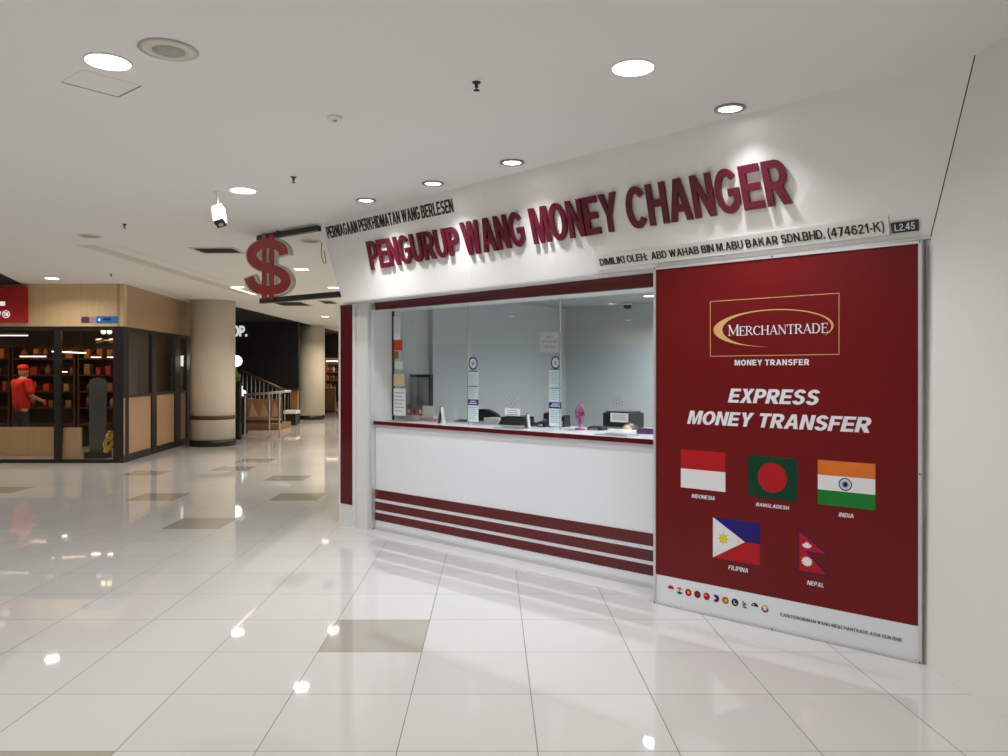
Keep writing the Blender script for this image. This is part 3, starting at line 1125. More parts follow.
def serif_word(word, quad, mt, first_big=1.22):
    items = []
    x = 0.0
    tot = sum(SERIF[c][0] * (first_big if k == 0 else 1) for k, c in enumerate(word))
    for k, c in enumerate(word):
        wd, st, sf = SERIF[c]
        g = first_big if k == 0 else 1.0
        for (p, q, th) in st:
            a, e = Vector(p), Vector(q)
            dr = (e - a).normalized()
            nn = Vector((-dr.y, dr.x)) * th * 0.5
            a -= dr * th * 0.15
            e += dr * th * 0.15
            items.append(([((x + v.x * g) / tot, v.y * g / first_big) for v in (a - nn, e - nn, e + nn, a + nn)], mt))
        for (xa, xb, yy) in sf:
            y0, y1 = (0, .055) if yy == 0 else (.945, 1.0)
            items.append(([((x + xa * g) / tot, y0 * g / first_big), ((x + xb * g) / tot, y0 * g / first_big), ((x + xb * g) / tot, y1 * g / first_big), ((x + xa * g) / tot, y1 * g / first_big)], mt))
        x += wd * g
    return items


wq = px_rect([(728.0, 325.6), (828.4, 320.6), (828.4, 332.4), (728.0, 336.0)])
shapes(wq, serif_word('MERCHANTRADE', wq, 'print_white'), 'logo_lettering', brd, 'white serif capitals', base=0.0016, step=0.00001)


def board_text(body, q, t=0.2, shear=0.0, gap=0.085, mt='print_white', name='lettering'):
    b = text_mesh(name, body, px_rect(q), mt, 0.0008, 0.0006, t, shear, gap, nb)
    return part(name, b, brd)


board_text('MONEY TRANSFER', [(734.8, 360.2), (809.4, 358.6), (809.4, 364.8), (734.8, 366.0)], 0.22, 0, 0.16)
board_text('EXPRESS', [(728.2, 388.6), (820.2, 389.4), (819.5, 404.8), (727.6, 403.2)], 0.235, 0.22, 0.07)
board_text('MONEY TRANSFER', [(687.6, 410.5), (871.8, 416.8), (871.0, 433.0), (686.8, 424.2)], 0.235, 0.22, 0.07)
o2 = (670, 440)
sc2 = 220 / 1008


def r8(*pts):
    return [(o2[0] + x * sc2, o2[1] + y * sc2) for x, y in pts]


for body, q in (('INDONESIA', ((100, 246), (206, 258), (204, 278), (98, 263))), ('BANGLADESH', ((395, 286), (548, 303), (546, 321), (393, 302))),
                ('INDIA', ((774, 332), (842, 338), (840, 359), (772, 350))), ('FILIPINA', ((268, 574), (358, 587), (356, 608), (266, 593))),
                ('NEPAL', ((629, 644), (706, 655), (704, 676), (627, 662)))):
    board_text(body, r8(*q), 0.2, 0.2, 0.12)
SQ = [(0, 0), (1, 0), (1, 1), (0, 1)]


def sub(x0, x1, y0, y1):
    return [(x0, y0), (x1, y0), (x1, y1), (x0, y1)]


shapes(px_rect(r8((50, 42), (253, 58), (255, 240), (50, 215))), [(sub(0, 1, 0.5, 1), 'fl_red'), (sub(0, 1, 0, 0.5), 'fl_white')], 'flag', brd, 'printed flag, red over white', step=0)
shapes(px_rect(r8((358, 70), (583, 85), (583, 280), (358, 258))), [(SQ, 'fl_green_dark'), (disc(0.5, 0.5, 0.295, 0.36), 'fl_red')], 'flag', brd, 'printed flag, red disc on green')
chak = [(sub(0, 1, 2 / 3, 1), 'fl_orange'), (sub(0, 1, 1 / 3, 2 / 3), 'fl_white'), (sub(0, 1, 0, 1 / 3), 'fl_green')]
iq = px_rect(r8((677, 92), (940, 108), (942, 322), (678, 294)))
for o in ring_quads(0.49, 0.5, 0.118, 0.142, 0.020, 'fl_blue'):
    chak.append(o)
for k in range(24):
    a = 2 * math.pi * k / 24
    c, s = math.cos(a), math.sin(a)
    chak.append(([(0.49 + 0.098 * c, 0.5 + 0.118 * s), (0.49 - 0.006 * s, 0.5 + 0.007 * c), (0.49 + 0.006 * s, 0.5 - 0.007 * c)], 'fl_blue'))
chak.append((disc(0.49, 0.5, 0.022, 0.027, 12), 'fl_blue'))
shapes(iq, chak, 'flag', brd, 'printed flag, saffron white and green with a blue wheel', step=0.00003)
ph = [(sub(0, 1, 0.5, 1), 'fl_blue'), (sub(0, 1, 0, 0.5), 'fl_red'), ([(0, 0), (0.69, 0.5), (0, 1)], 'fl_white'), (star(0.23, 0.5, 0.135, 0.075, 8, 1.25), 'fl_yellow'),
      (star(0.05, 0.88, 0.03, 0.012, 5, 1.2), 'fl_yellow'), (star(0.05, 0.12, 0.03, 0.012, 5, 1.2), 'fl_yellow'), (star(0.56, 0.5, 0.03, 0.012, 5, 1.2), 'fl_yellow')]
shapes(px_rect(r8((197, 353), (412, 382), (412, 576), (197, 536))), ph, 'flag', brd, 'printed flag, blue and red with a yellow sun on a white triangle', step=0.00008)
nep = [([(0, 0), (1, -0.0), (0.36, 0.47), (1, 0.47), (0, 1)], 'fl_edge'), ([(0.035, 0.04), (0.86, 0.04), (0.2, 0.51), (0.84, 0.51), (0.035, 0.93)], 'fl_crimson'),
       (disc(0.27, 0.66, 0.15, 0.085, 20, math.pi, 2 * math.pi), 'fl_white'), (star(0.27, 0.665, 0.09, 0.055, 8, 0.62), 'fl_white'), (star(0.27, 0.27, 0.185, 0.13, 12, 0.66), 'fl_white')]
shapes(px_rect(r8((588, 405), (738, 425), (738, 628), (588, 606))), nep, 'flag', brd, 'printed flag of two crimson pennants with white moon and sun', step=0.00008)
# row of round flags on the white foot
o6, s6 = (660, 575), 130 / 1008
cent = [(85, 100), (153, 118), (221, 132), (291, 149), (361, 165), (436, 182), (508, 199), (584, 215), (655, 233), (735, 250), (814, 266)]
UP, DN = disc(.5, .5, .5, .5, 20, 0, math.pi), disc(.5, .5, .5, .5, 20, math.pi, 2 * math.pi)
FULL = disc(.5, .5, .5, .5, 28)
MID = [(0.0, .36), (1, .36), (1, .64), (0, .64)]
rounds = [
    [(UP, 'fl_crimson'), (DN, 'fl_white')],
    [(FULL, 'fl_white'), (disc(.5, .5, .5, .5, 16, .35, math.pi - .35), 'fl_orange'), (disc(.5, .5, .5, .5, 16, math.pi + .35, 2 * math.pi - .35), 'fl_green_dark'), (disc(.5, .5, .12, .12, 12), 'fl_blue')],
    [(FULL, 'fl_red'), (star(.5, .5, .3, .12, 5), 'fl_yellow')],
    [(FULL, 'fl_plum'), (disc(.5, .5, .27, .27, 16), 'fl_crimson')],
    [(FULL, 'fl_red'), (star(.36, .62, .2, .08, 5), 'fl_yellow')],
    [(UP, 'fl_blue'), (DN, 'fl_plum'), ([(.06, .28), (.62, .5), (.06, .72)], 'fl_white'), (disc(.18, .5, .2, .3, 16), 'fl_white')],
    [(FULL, 'fl_orange'), (disc(.55, .5, .36, .36, 20), 'sticker_brown'), (disc(.58, .5, .18, .2, 14), 'fl_yellow')],
    [(FULL, 'fl_green_dark'), (disc(.56, .5, .26, .26, 18), 'fl_white'), (disc(.62, .55, .22, .22, 18), 'fl_green_dark')],
    [(FULL, 'fl_white'), ([(.2, .05), (.85, .05), (.45, .45), (.85, .5), (.2, .95)], 'fl_plum'), (disc(.37, .25, .09, .09, 10), 'fl_white'), (disc(.36, .6, .08, .08, 10), 'fl_white')],
    [(UP, 'fl_plum'), (DN, 'fl_white'), (disc(.3, .7, .1, .1, 10), 'fl_white')],
    [(UP, 'fl_yellow'), (DN, 'fl_red'), (sub(.02, .98, .38, .62), 'fl_green'), (star(.5, .5, .36, .15, 5), 'fl_white')],
]
r_s, r_z = [], []
for c in cent:
    s, z = ksz(o6[0] + c[0] * s6, o6[1] + c[1] * s6, BQ)
    r_s.append(s)
    r_z.append(z)
zc = sum(r_z) / len(r_z)
ds = (r_s[0] - r_s[-1]) / 10
for k, it in enumerate(rounds):
    s, r = r_s[0] - ds * k, 0.0245
    shapes(rect(s + r, s - r, zc - r, zc + r), it, 'round_flag', brd, step=0.00012)
board_text('EJEN PENGIRIMAN WANG MERCHANTRADE ASIA SDN BHD', [(780.3, 613.2), (902.0, 637.6), (902.0, 641.6), (780.3, 616.4)], 0.16, 0, 0.14, 'black_letter')

# ================================================================== FASCIA SIGNS
sg = thing('shop_sign', 'big maroon raised capitals of the shop name across the white sloping fascia', 'sign', fuv(575, 230))
for word, q in (('PENGURUP', ((365.1, 241.3), (454.9, 225.7), (460.8, 254.5), (371.0, 270.4))),
                ('WANG', ((458.6, 222.3), (519.4, 210.7), (526.0, 245.6), (466.0, 256.3))),
                ('MONEY', ((527.1, 208.4), (613.9, 190.9), (619.2, 231.0), (534.3, 244.8))),
                ('CHANGER', ((623.0, 188.3), (783.2, 156.8), (792.0, 203.7), (628.6, 229.9)))):
    bm = text_bm(word, 0.205, 0, 0.085)
    f = quad_map(fq(*q, off=0.034), 0.020, 0.014, f_n)
    for lb in split_letters(bm):
        bmesh.ops.recalc_face_normals(lb, faces=lb.faces)
        fr_ = [abs(fc.normal.z) > 0.7 for fc in lb.faces]
        for v in lb.verts:
            v.co = f(v.co.x, v.co.y, v.co.z)
        b = B('red_letter', 'red_side')
        b.bm.free()
        b.bm = lb
        for fc, flag in zip(lb.faces, fr_):
            fc.material_index = 0 if flag else 1
        part('letter', b, sg)
bl = thing('licence_sign', 'black raised capitals in one line at the upper left of the white fascia', 'sign', fuv(390, 218))
bm = text_bm('PERNIAGAAN PERKHIDMATAN WANG BERLESEN', 0.19, 0, 0.12)
f = quad_map(fq((325.2, 227.0), (451.6, 198.2), (453.4, 212.2), (328.1, 238.8), off=0.008), 0.006, 0.002, f_n)
for lb in split_letters(bm):
    for v in lb.verts:
        v.co = f(v.co.x, v.co.y, v.co.z)
    b = B('black_letter')
    b.bm.free()
    b.bm = lb
    part('letter', b, bl)
ow = thing('owner_plate', 'long pale plate of black lettering low on the fascia above the red board', 'sign', fuv(745, 240))
b = B('clear_plate')
q = fq((596.0, 256.3), (888.8, 215.4), (890.6, 234.6), (598.2, 270.2))
b.prism([p + f_n * 0.003 for p in q], f_n * 0.010)
part('plate', b, ow)
b = text_mesh('lettering', 'DIMILIKI OLEH:  ABD WAHAB BIN M.ABU BAKAR SDN.BHD. (474621-K)', fq((600.2, 258.6), (884.0, 220.6), (886.0, 233.6), (602.2, 267.6)), 'black_letter', 0.004, 0.0125, 0.17, 0, 0.10, f_n)
part('lettering', b, ow)
un = thing('unit_number_plate', 'small black plate with white unit number at right end of the fascia', 'sign', fuv(905, 226))
b = B('black')
q = fq((891.4, 223.4), (919.0, 219.6), (919.2, 230.6), (892.6, 233.6))
b.prism([p + f_n * 0.003 for p in q], f_n * 0.010)
part('plate', b, un)
b = text_mesh('lettering', 'L2.45', fq((895.2, 224.8), (915.6, 222.0), (915.8, 229.2), (895.8, 231.4)), 'print_white', 0.002, 0.0125, 0.16, 0, 0.10, f_n)
part('lettering', b, un)
# loop of cable hanging at the fascia's far end
pts = [fuv(324.0, 243), fuv(323.4, 250), fuv(324.2, 258), fuv(326.2, 263.5), fuv(328.0, 263.0), fuv(327.4, 257), fuv(326.2, 251)]
b = B('dark_slot')
b.tube([p + f_n * 0.012 + Vector((-0.012, 0, 0)) for p in pts], 0.004, 6)
solo('cable', b, 'thin loop of dark cable hanging at the far end of the fascia', 'cable', pts[0])

# ================================================================== DOLLAR SIGN
E2 = Vector((-math.cos(math.radians(37)), math.sin(math.radians(37)), 0))
p0 = f_bl.lerp(f_tl, 0.5) + Vector((-0.01, 0.02, 0))
en = Vector((-E2.y, E2.x, 0))
if en.y > 0:
    en = -en


def dp(x, y):
    r = ray(x, y)
    o = Vector((0, 0, EYE))
    t = (p0 - o).dot(en) / r.dot(en)
    return o + r * t


d_o, d_s = (238, 225), 65 / 578.0


def dc(x, y):
    return dp(d_o[0] + x * d_s, d_o[1] + y * d_s)


ds_ = thing('dollar_sign', 'red dollar symbol sign on two black brackets at the far end of the fascia', 'sign', dp(268, 267))
cps = [(427, 268), (412, 218), (365, 182), (288, 168), (205, 186), (150, 232), (142, 290), (178, 340), (250, 372), (330, 398), (402, 432), (442, 484), (432, 536), (380, 570), (290, 582), (200, 566), (146, 532), (117, 468)]
wid = [40, 41, 42, 42, 42, 43, 43, 43, 43, 43, 43, 43, 43, 42, 42, 42, 41, 39]


def catmull(ps, n=5):
    out = []
    for i in range(len(ps) - 1):
        a, b_, c, d_ = [Vector(ps[max(0, min(len(ps) - 1, i + k))]) for k in (-1, 0, 1, 2)]
        for k in range(n):
            t = k / n
            out.append(0.5 * ((2 * b_) + (c - a) * t + (2 * a - 5 * b_ + 4 * c - d_) * t * t + (3 * b_ - a - 3 * c + d_) * t ** 3))
    out.append(Vector(ps[-1]))
    return out


def s_ribbon(bb, grow, o0, o1, mt):
    c3 = [(*p, w) for p, w in zip(cps, wid)]
    sm = catmull(c3)
    left, right = [], []
    for i, p in enumerate(sm):
        tg = (sm[min(i + 1, len(sm) - 1)] - sm[max(i - 1, 0)]).xy.normalized()
        nn = Vector((-tg.y, tg.x))
        e = 0.0
        q = p.xy
        if i == 0:
            q = q - tg * grow
        if i == len(sm) - 1:
            q = q + tg * grow
        left.append(q + nn * (p.z + grow))
        right.append(q - nn * (p.z + grow))
    for i in range(len(sm) - 1):
        ring = [left[i], left[i + 1], right[i + 1], right[i]]
        a = [bb.bm.verts.new(dc(*r) + en * o0) for r in ring]
        c = [bb.bm.verts.new(dc(*r) + en * o1) for r in ring]
        fs = [bb.bm.faces.new(a), bb.bm.faces.new(c)]
        for u, v in ((0, 1), (2, 3)) + (((3, 0),) if i == 0 else ()) + (((1, 2),) if i == len(sm) - 2 else ()):
            fs.append(bb.bm.faces.new((a[u], a[v], c[v], c[u])))
        bb.faces(fs, mt)
    bmesh.ops.remove_doubles(bb.bm, verts=bb.bm.verts, dist=1e-4)


TH = 0.025
b = B('dollar_white')
s_ribbon(b, 13, -TH, TH, 'dollar_white')
part('letter_body', b, ds_, label='pale returns and outline of the symbol')
for sgn in (1, -1):
    b = B('dollar_red')
    s_ribbon(b, 0, sgn * TH + 0.001 * sgn, sgn * (TH + 0.006), 'dollar_red')
    part('letter_face', b, ds_, label='red face of the symbol')
for xa, xb in ((233, 274), (298, 338)):
    b = B('dollar_white')
    b.prism([dc(*r) - en * (TH - 0.002) for r in ((xa - 8, 76), (xb + 8, 76), (xb + 8, 672), (xa - 8, 672))], en * (2 * TH - 0.004))
    br_ = part('upright_bar', b, ds_, label='pale upright bar with red face')
    for sgn in (1, -1):
        b = B('dollar_red')
        b.prism([dc(*r) + en * sgn * (TH + 0.0015) for r in ((xa, 86), (xb, 86), (xb, 664), (xa, 664))], en * sgn * 0.005)
        part('bar_face', b, br_)
# brackets
for (x0, y0, x1, y1) in ((258.5, 236.5, 319.0, 230.0), (261.5, 300.8, 341.0, 294.5)):
    a, c = dp(x0, y0), dp(x1, y1)
    a.z = c.z = (a.z + c.z) / 2
    b = B('black')
    b.prism([a + Vector((0, 0, 0.028)) - en * 0.028, c + Vector((0, 0, 0.028)) - en * 0.028, c - Vector((0, 0, 0.028)) - en * 0.028, a - Vector((0, 0, 0.028)) - en * 0.028], en * 0.056)
    part('bracket', b, ds_, label='black square bracket arm')

# ================================================================== CEILING FITTINGS
lt = thing('ceiling_light', 'x', 'ceiling light', (0, 0, 0))
b = B('white_plastic')
b.lathe([(0.104, 0.0), (0.111, -0.001), (0.111, -0.004), (0.104, -0.008), (0.104, 0.0)], (0, 0, 0), 36)
part('rim', b, lt)
b = B('lens')
b.lathe([(0.103, 0.0), (0.103, -0.009), (0.0, -0.011)], (0, 0, 0), 36)
part('diffuser', b, lt)
area_light(lt, (0, 0, -0.02), 0.20, P_DOWN, (1.0, 0.965, 0.91))
G_L = 'round lit ceiling lights'
main = [((108, 61), 'large round lit ceiling light beside the cream speaker'),
        ((633, 67), 'large round lit ceiling light over the middle of the fascia'),
        ((243, 190), 'round lit ceiling light beside the security camera'),
        ((301.5, 269), 'round lit ceiling light seen just right of the dollar sign'),
        ((52, 278), 'round lit ceiling light in front of the wooden shop header'),
        ((238, 286.7), 'small far ceiling light just left of the dollar sign'),
        ((333.7, 287.4), 'small far ceiling light beside the foot of the fascia')]
first = True
for px, lab in main:
    p = gz(*px, H)
    if first:
        lt.location = p
        lt['label'] = lab
        lt['group'] = G_L
        first = False
    else:
        dup(lt, p, lab, group=G_L)
# lights of the same walkway behind and beside the viewer (some are mirrored in the glass and floor)
for x, y in ((-1.9, 1.2), (0.6, 1.2), (-1.9, -1.6), (0.6, -1.6), (0.5, -4.6), (-4.6, 1.2), (-4.8, 4.0), (-4.7, -1.6), (-5.0, 6.8), (-8.93, 6.25), (-7.6, 2.6), (-7.6, -1.4),
             (-7.6, 9.6), (-10.6, 9.6), (-10.6, 4.0), (-4.7, -4.6), (-1.9, -4.6), (-9.4, 12.4), (-14.95, 5.93), (-16.3, 2.27)):  # the one just left of the corner shop is added to brighten its oak
    dup(lt, (x, y, H), 'round lit ceiling light unseen over the walkway outside the picture', group=G_L)
# warm ones further down
wl = thing('ceiling_light', 'x', 'ceiling light', (0, 0, 0))
b = B('white_plastic')
b.lathe([(0.104, 0.0), (0.111, -0.001), (0.111, -0.004), (0.104, -0.008), (0.104, 0.0)], (0, 0, 0), 24)
part('rim', b, wl)
b = B('lens_warm')
b.lathe([(0.103, 0.0), (0.103, -0.009), (0.0, -0.011)], (0, 0, 0), 24)
part('diffuser', b, wl)
area_light(wl, (0, 0, -0.02), 0.20, P_FAR, (1.0, 0.86, 0.68))
first = True
for px, lab in (((325, 316.4), 'warm far ceiling light in front of the second column'), ((341.5, 322.4), 'warm far ceiling light furthest right by the red end panel')):
    p = gz(*px, H)
    if first:
        wl.location = p
        wl['label'] = lab
        wl['group'] = 'warm far ceiling lights'
        first = False
    else:
        dup(wl, p, lab, group='warm far ceiling lights')
for x, y in ((-3.2, 16.4), (-1.9, 12.0), (-3.4, 20.5), (-4.2, 27.2), (-1.8, 18.5)):  # lamps added out of sight to brighten the columns and far walkway
    dup(wl, (x, y, H), 'warm ceiling light added out of sight behind the kiosk to brighten the far walkway', group='warm far ceiling lights')

# spots along the fascia
sp = thing('fascia_spotlight', 'x', 'spotlight', (0, 0, 0))
b = B('chrome')
b.lathe([(0.068, 0.0), (0.090, -0.001), (0.092, -0.008), (0.072, -0.013), (0.066, -0.004), (0.068, 0.0)], (0, 0, 0), 36)
part('trim_ring', b, sp)
b = B('lens')
b.lathe([(0.066, 0.0), (0.066, -0.004), (0.0, -0.005)], (0, 0, 0), 36)
part('lamp_face', b, sp)
sl = bpy.data.lights.new('spot_light', 'SPOT')
sl.energy = P_SPOT
sl.spot_size = math.radians(118)
sl.spot_blend = 1.0
sl.shadow_soft_size = 0.045
sl.color = (0.94, 0.96, 1.0)
so = bpy.data.objects.new('spot_light', sl)
so.location = (0, 0, -0.02)
so.parent = sp
COL.objects.link(so)
first = True
for px, lab in (((730, 108), 'recessed grey ringed spotlight above the end of the maroon letters, nearest the right wall'),
                ((512, 162), 'recessed grey ringed spotlight second from the right along the fascia'),
                ((433, 183), 'recessed grey ringed spotlight third from the right along the fascia'),
                ((366, 200), 'recessed grey ringed spotlight at the far left end of the fascia')):
    p = gz(*px, H)
    if first:
        sp.location = p
        sp['label'] = lab
        sp['group'] = 'spotlights along the fascia'
        first = False
    else:
        dup(sp, p, lab, group='spotlights along the fascia')

# speakers
p = gz(168.5, 49.5, H)
k = thing('ceiling_speaker', 'round cream ceiling speaker beside the nearest lit ceiling light', 'speaker', p)
b = B('speaker_mesh')
b.lathe([(0.075, 0.0), (0.135, -0.001), (0.138, -0.004), (0.076, -0.010), (0.075, 0.0)], p, 40)
part('flange', b, k)
b = B('speaker_grille')
b.lathe([(0.074, 0.0), (0.074, -0.008), (0.0, -0.012)], p, 40)
part('grille', b, k)
for px, lab in (((90, 236), 'small round grey ceiling speaker over the left walkway'), ((310.5, 241), 'small round grey ceiling speaker between the brackets of the dollar sign')):
    p = gz(*px, H)
    k = thing('ceiling_speaker', lab, 'speaker', p)
    b = B('speaker_mesh')
    b.lathe([(0.10, 0.0), (0.125, -0.001), (0.126, -0.006), (0.10, -0.010), (0.10, 0.0)], p, 28)
    part('flange', b, k)
    b = B('speaker_grille')
    b.lathe([(0.099, 0.0), (0.099, -0.007), (0.0, -0.010)], p, 28)
    part('grille', b, k)
p = gz(335, 117, H)
k = thing('smoke_detector', 'small white disc smoke detector on the ceiling', 'smoke detector', p)
b = B('white_plastic')
b.lathe([(0.046, 0.0), (0.046, -0.010), (0.036, -0.020), (0.0, -0.022)], p, 28)
part('housing', b, k)
b = B('speaker_grille')
b.lathe([(0.014, -0.021), (0.013, -0.027), (0.0, -0.028)], p, 16)
part('sensor', b, k)
# sprinklers
for px, lab in (((476.5, 82), 'dark sprinkler head on the ceiling nearest the viewer, left of the bright light'), ((293.5, 177), 'dark sprinkler head between the bright light and the fascia'),
                ((124.5, 224), 'dark sprinkler head over the left walkway'), ((278, 231), 'sprinkler head above the dollar sign'), ((111, 274), 'sprinkler head in front of the wooden header')):
    p = gz(*px, H)
    k = thing('sprinkler', lab, 'sprinkler', p, group='ceiling sprinklers')
    b = B('dark_slot')
    b.lathe([(0.022, 0.0), (0.024, -0.004), (0.010, -0.008), (0.009, -0.030), (0.0, -0.031)], p, 16)
    part('body', b, k)
    b = B('dark_slot')
    b.lathe([(0.003, -0.031), (0.003, -0.042), (0.017, -0.043), (0.017, -0.046), (0.0, -0.046)], p, 16)
    part('deflector', b, k)
# access hatch with a dark gap on two sides
pa, pb_, pc = gz(61, 81.5, H), gz(118, 96.5, H), gz(141, 85.5, H)
k = thing('access_hatch', 'square ceiling access hatch with two dark gaps, near the nearest bright light', 'hatch', pb_)
pd = pa + pc - pb_
b = B('ceiling')
b.prism([x + Vector((0, 0, -0.0005)) for x in (pa, pb_, pc, pd)], Vector((0, 0, -0.002)))
part('panel', b, k)
for (x, y) in ((pa, pb_), (pb_, pc)):
    dr = (y - x).normalized()
    nn = Vector((-dr.y, dr.x, 0)) * 0.003
    b = B('dark_slot')
    b.prism([x - nn + Vector((0, 0, -0.001)), y - nn + Vector((0, 0, -0.001)), y + nn + Vector((0, 0, -0.001)), x + nn + Vector((0, 0, -0.001))], Vector((0, 0, -0.003)))
    part('gap', b, k)
# slot diffusers
for q, lab in (((192, 247.5, 243, 252.5), 'dark slot air diffuser in the ceiling left of the dollar sign'), ((270, 301.5, 312, 305.5), 'dark slot air diffuser in the far ceiling beyond the dollar sign'),
               ((318, 300.5, 338, 303.5), 'dark slot air diffuser in the far ceiling beside the end panel')):
    a, c = gz(q[0], q[1], H), gz(q[2], q[3], H)
    y0, y1 = sorted((a.y, c.y))
    x0, x1 = a.x, c.x
    k = thing('air_diffuser', lab, 'air vent', ((x0 + x1) / 2, (y0 + y1) / 2, H))
    b = B('speaker_mesh')
    b.box(x0 - 0.03, x1 + 0.03, y0 - 0.03, y0, H - 0.012, H)
    b.box(x0 - 0.03, x1 + 0.03, y1, y1 + 0.03, H - 0.012, H)
    b.box(x0 - 0.03, x0, y0, y1, H - 0.012, H)
    b.box(x1, x1 + 0.03, y0, y1, H - 0.012, H)
    part('frame', b, k)
    b = B('dark_slot')
    b.box(x0, x1, y0, y1, H - 0.004, H - 0.0005)
    part('opening', b, k)
    for i in (1, 2):
        yy = y0 + (y1 - y0) * i / 3
        b = B('dark_slot')
        b.box(x0, x1, yy - 0.006, yy + 0.006, H - 0.014, H - 0.0045)
        part('vane', b, k)
# long flat service panel strip along the walkway ceiling
k = thing('ceiling_strip', 'long flat grey strip set along the ceiling of the left walkway', 'ceiling panel', (-5.0, 12.5, H))
for x0, x1 in ((-5.22, -5.02), (-4.96, -4.76)):
    b = B('speaker_mesh' if x0 < -5.0 else 'ceiling')
    b.box(x0, x1, 9.75, 16.0, H - 0.005, H - 0.0005)
    part('panel', b, k)
b = B('strip_light')
b.box(-5.01, -4.97, 14.6, 16.0, H - 0.012, H - 0.0005)
part('lamp_strip', b, k, label='lit strip at the far end')

# security camera hanging from the ceiling
pc_ = gz(217.5, 191.5, H)
cc = thing('security_camera', 'white box security camera hanging from the ceiling on a short stem', 'camera', pc_)
b = B('white_plastic')
b.lathe([(0.028, 0.0), (0.030, -0.008), (0.012, -0.016), (0.0, -0.016)], pc_, 20)
part('mount', b, cc)
b = B('white_plastic')
b.tube([pc_ + Vector((0, 0, -0.012)), pc_ + Vector((0, 0, -0.115))], 0.009, 12)
part('stem', b, cc)
Xc = Matrix.Translation(pc_ + Vector((0.022, -0.02, -0.20))) @ Matrix.Rotation(math.radians(-17), 4, 'Y') @ Matrix.Rotation(math.radians(66), 4, 'X')
b = B('white_plastic')
b.box(-0.042, 0.042, -0.085, 0.075, -0.040, 0.040, Xc)
part('body', b, cc, 0.006)
b = B('black')
b.box(-0.041, 0.041, -0.108, -0.086, -0.039, 0.039, Xc)
lf = part('front_face', b, cc, 0.004, 'black lens window')
b = B('steel')
b.lathe([(0.020, 0), (0.020, 0.006), (0.0, 0.008)], (0, 0, 0), 18, Xc @ Matrix.Translation((0, -0.1085, 0)) @ Matrix.Rotation(math.pi / 2, 4, 'X'))
part('lens', b, lf)
b = B('white_plastic')
b.box(-0.046, 0.046, -0.09, 0.07, 0.0415, 0.047, Xc)
part('sun_hood', b, cc)

# flat black sheet standing in for the darkness of a ceiling opening
b = B('void')
q = [gz(-60, 243, H), gz(0, 273, H), gz(23, 284.3, H), gz(-60, 284.3, H)]
b.prism([p + Vector((0, 0, -0.0005)) for p in q], Vector((0, 0, -0.004)))
struct('ceiling_black_sheet', b)

# ================================================================== COLUMNS
for (cx, cy, r, lab) in ((-6.40, 17.53, 0.468, 'round cream column with dark skirting beside the wooden corner shop'), (-6.57, 27.05, 0.478, 'round cream column further away beside the dark shop')):
    k = thing('round_column', lab, 'column', (cx, cy, 0))
    b = B('column')
    b.lathe([(r, 0.02), (r, H - 0.0005)], (cx, cy, 0), 48)
    part('shaft', b, k)
    b = B('frame_black')
    b.lathe([(r + 0.001, 0.0), (r + 0.018, 0.0), (r + 0.018, 0.13), (r + 0.001, 0.135), (r + 0.001, 0.0)], (cx, cy, 0), 48)
    part('skirting', b, k)
    if cy < 20:
        b = B('wood_dark')
        b.lathe([(r + 0.001, 0.575), (r + 0.020, 0.58), (r + 0.020, 0.655), (r + 0.001, 0.66), (r + 0.001, 0.575)], (cx, cy, 0), 48)
        part('bumper_rail', b, k)

# ================================================================== LEFT CORNER SHOP
YF = 14.08
shop = thing('corner_shop_front', 'oak clad corner shop front with black framed glass at the far left', 'shop front', (-6.72, YF, 0))


def xf(px):
    return (px - 504) / F * YF


def zf(py):
    return EYE + (HZ - py) / F * YF


A0, A1 = Vector((-6.715, 14.085, 0)), Vector((-7.10, 18.02, 0))
sd = (A1 - A0).normalized()
sn = Vector((sd.y, -sd.x, 0))            # outwards


def st(px):
    """distance along the side front seen at photo column px"""
    k = (px - 504) / F
    # A0.x + t*sd.x = k*(A0.y + t*sd.y)
    return (k * A0.y - A0.x) / (sd.x - k * sd.y)


def sbox(b, t0, t1, o0, o1, z0, z1):
    """box on the side front; o = inwards offset"""
    p = [A0 + sd * t - sn * o for t, o in ((t0, o0), (t1, o0), (t1, o1), (t0, o1))]
    return b.hexa([q + Vector((0, 0, z0)) for q in p] + [q + Vector((0, 0, z1)) for q in p])


ZH = 2.415
b = B('wood')
b.box(-12.5, A0.x, YF, YF + 0.12, ZH, H - 0.0005)
part('header_panel', b, shop)
b = B('wood_side')
sbox(b, 0.002, st(191), 0.001, 0.12, ZH, H - 0.0005)
part('header_panel', b, shop)
b = B('frame_black')
b.box(-12.5, xf(112.5), YF + 0.01, YF + 0.07, ZH - 0.07, ZH - 0.0005)
part('top_rail', b, shop)
b = B('frame_black')
b.box(-12.5, xf(112.5), YF + 0.01, YF + 0.07, 0.0, 0.06)
part('bottom_rail', b, shop)
b = B('frame_black')
b.box(xf(113), A0.x - 0.012, YF + 0.005, YF + 0.19, 0.0, ZH - 0.0005)
part('corner_post', b, shop)
for px0, px1 in ((53.5, 60),):
    b = B('frame_black')
    b.box(xf(px0), xf(px1), YF + 0.01, YF + 0.07, 0.061, ZH - 0.0705)
    part('mullion', b, shop)
b = B('frame_black')
b.box(xf(-120), xf(-112), YF + 0.01, YF + 0.07, 0.061, ZH - 0.0705)
part('mullion', b, shop)
for px0, px1, y0, y1 in ((-112, 53.2, 427.5, 456), (60.3, 78.5, 428, 460.3)):
    b = B('wood')
    b.box(xf(px0), xf(px1), YF + 0.09, YF + 0.13, zf(y1), zf(y0))
    part('base_panel', b, shop)
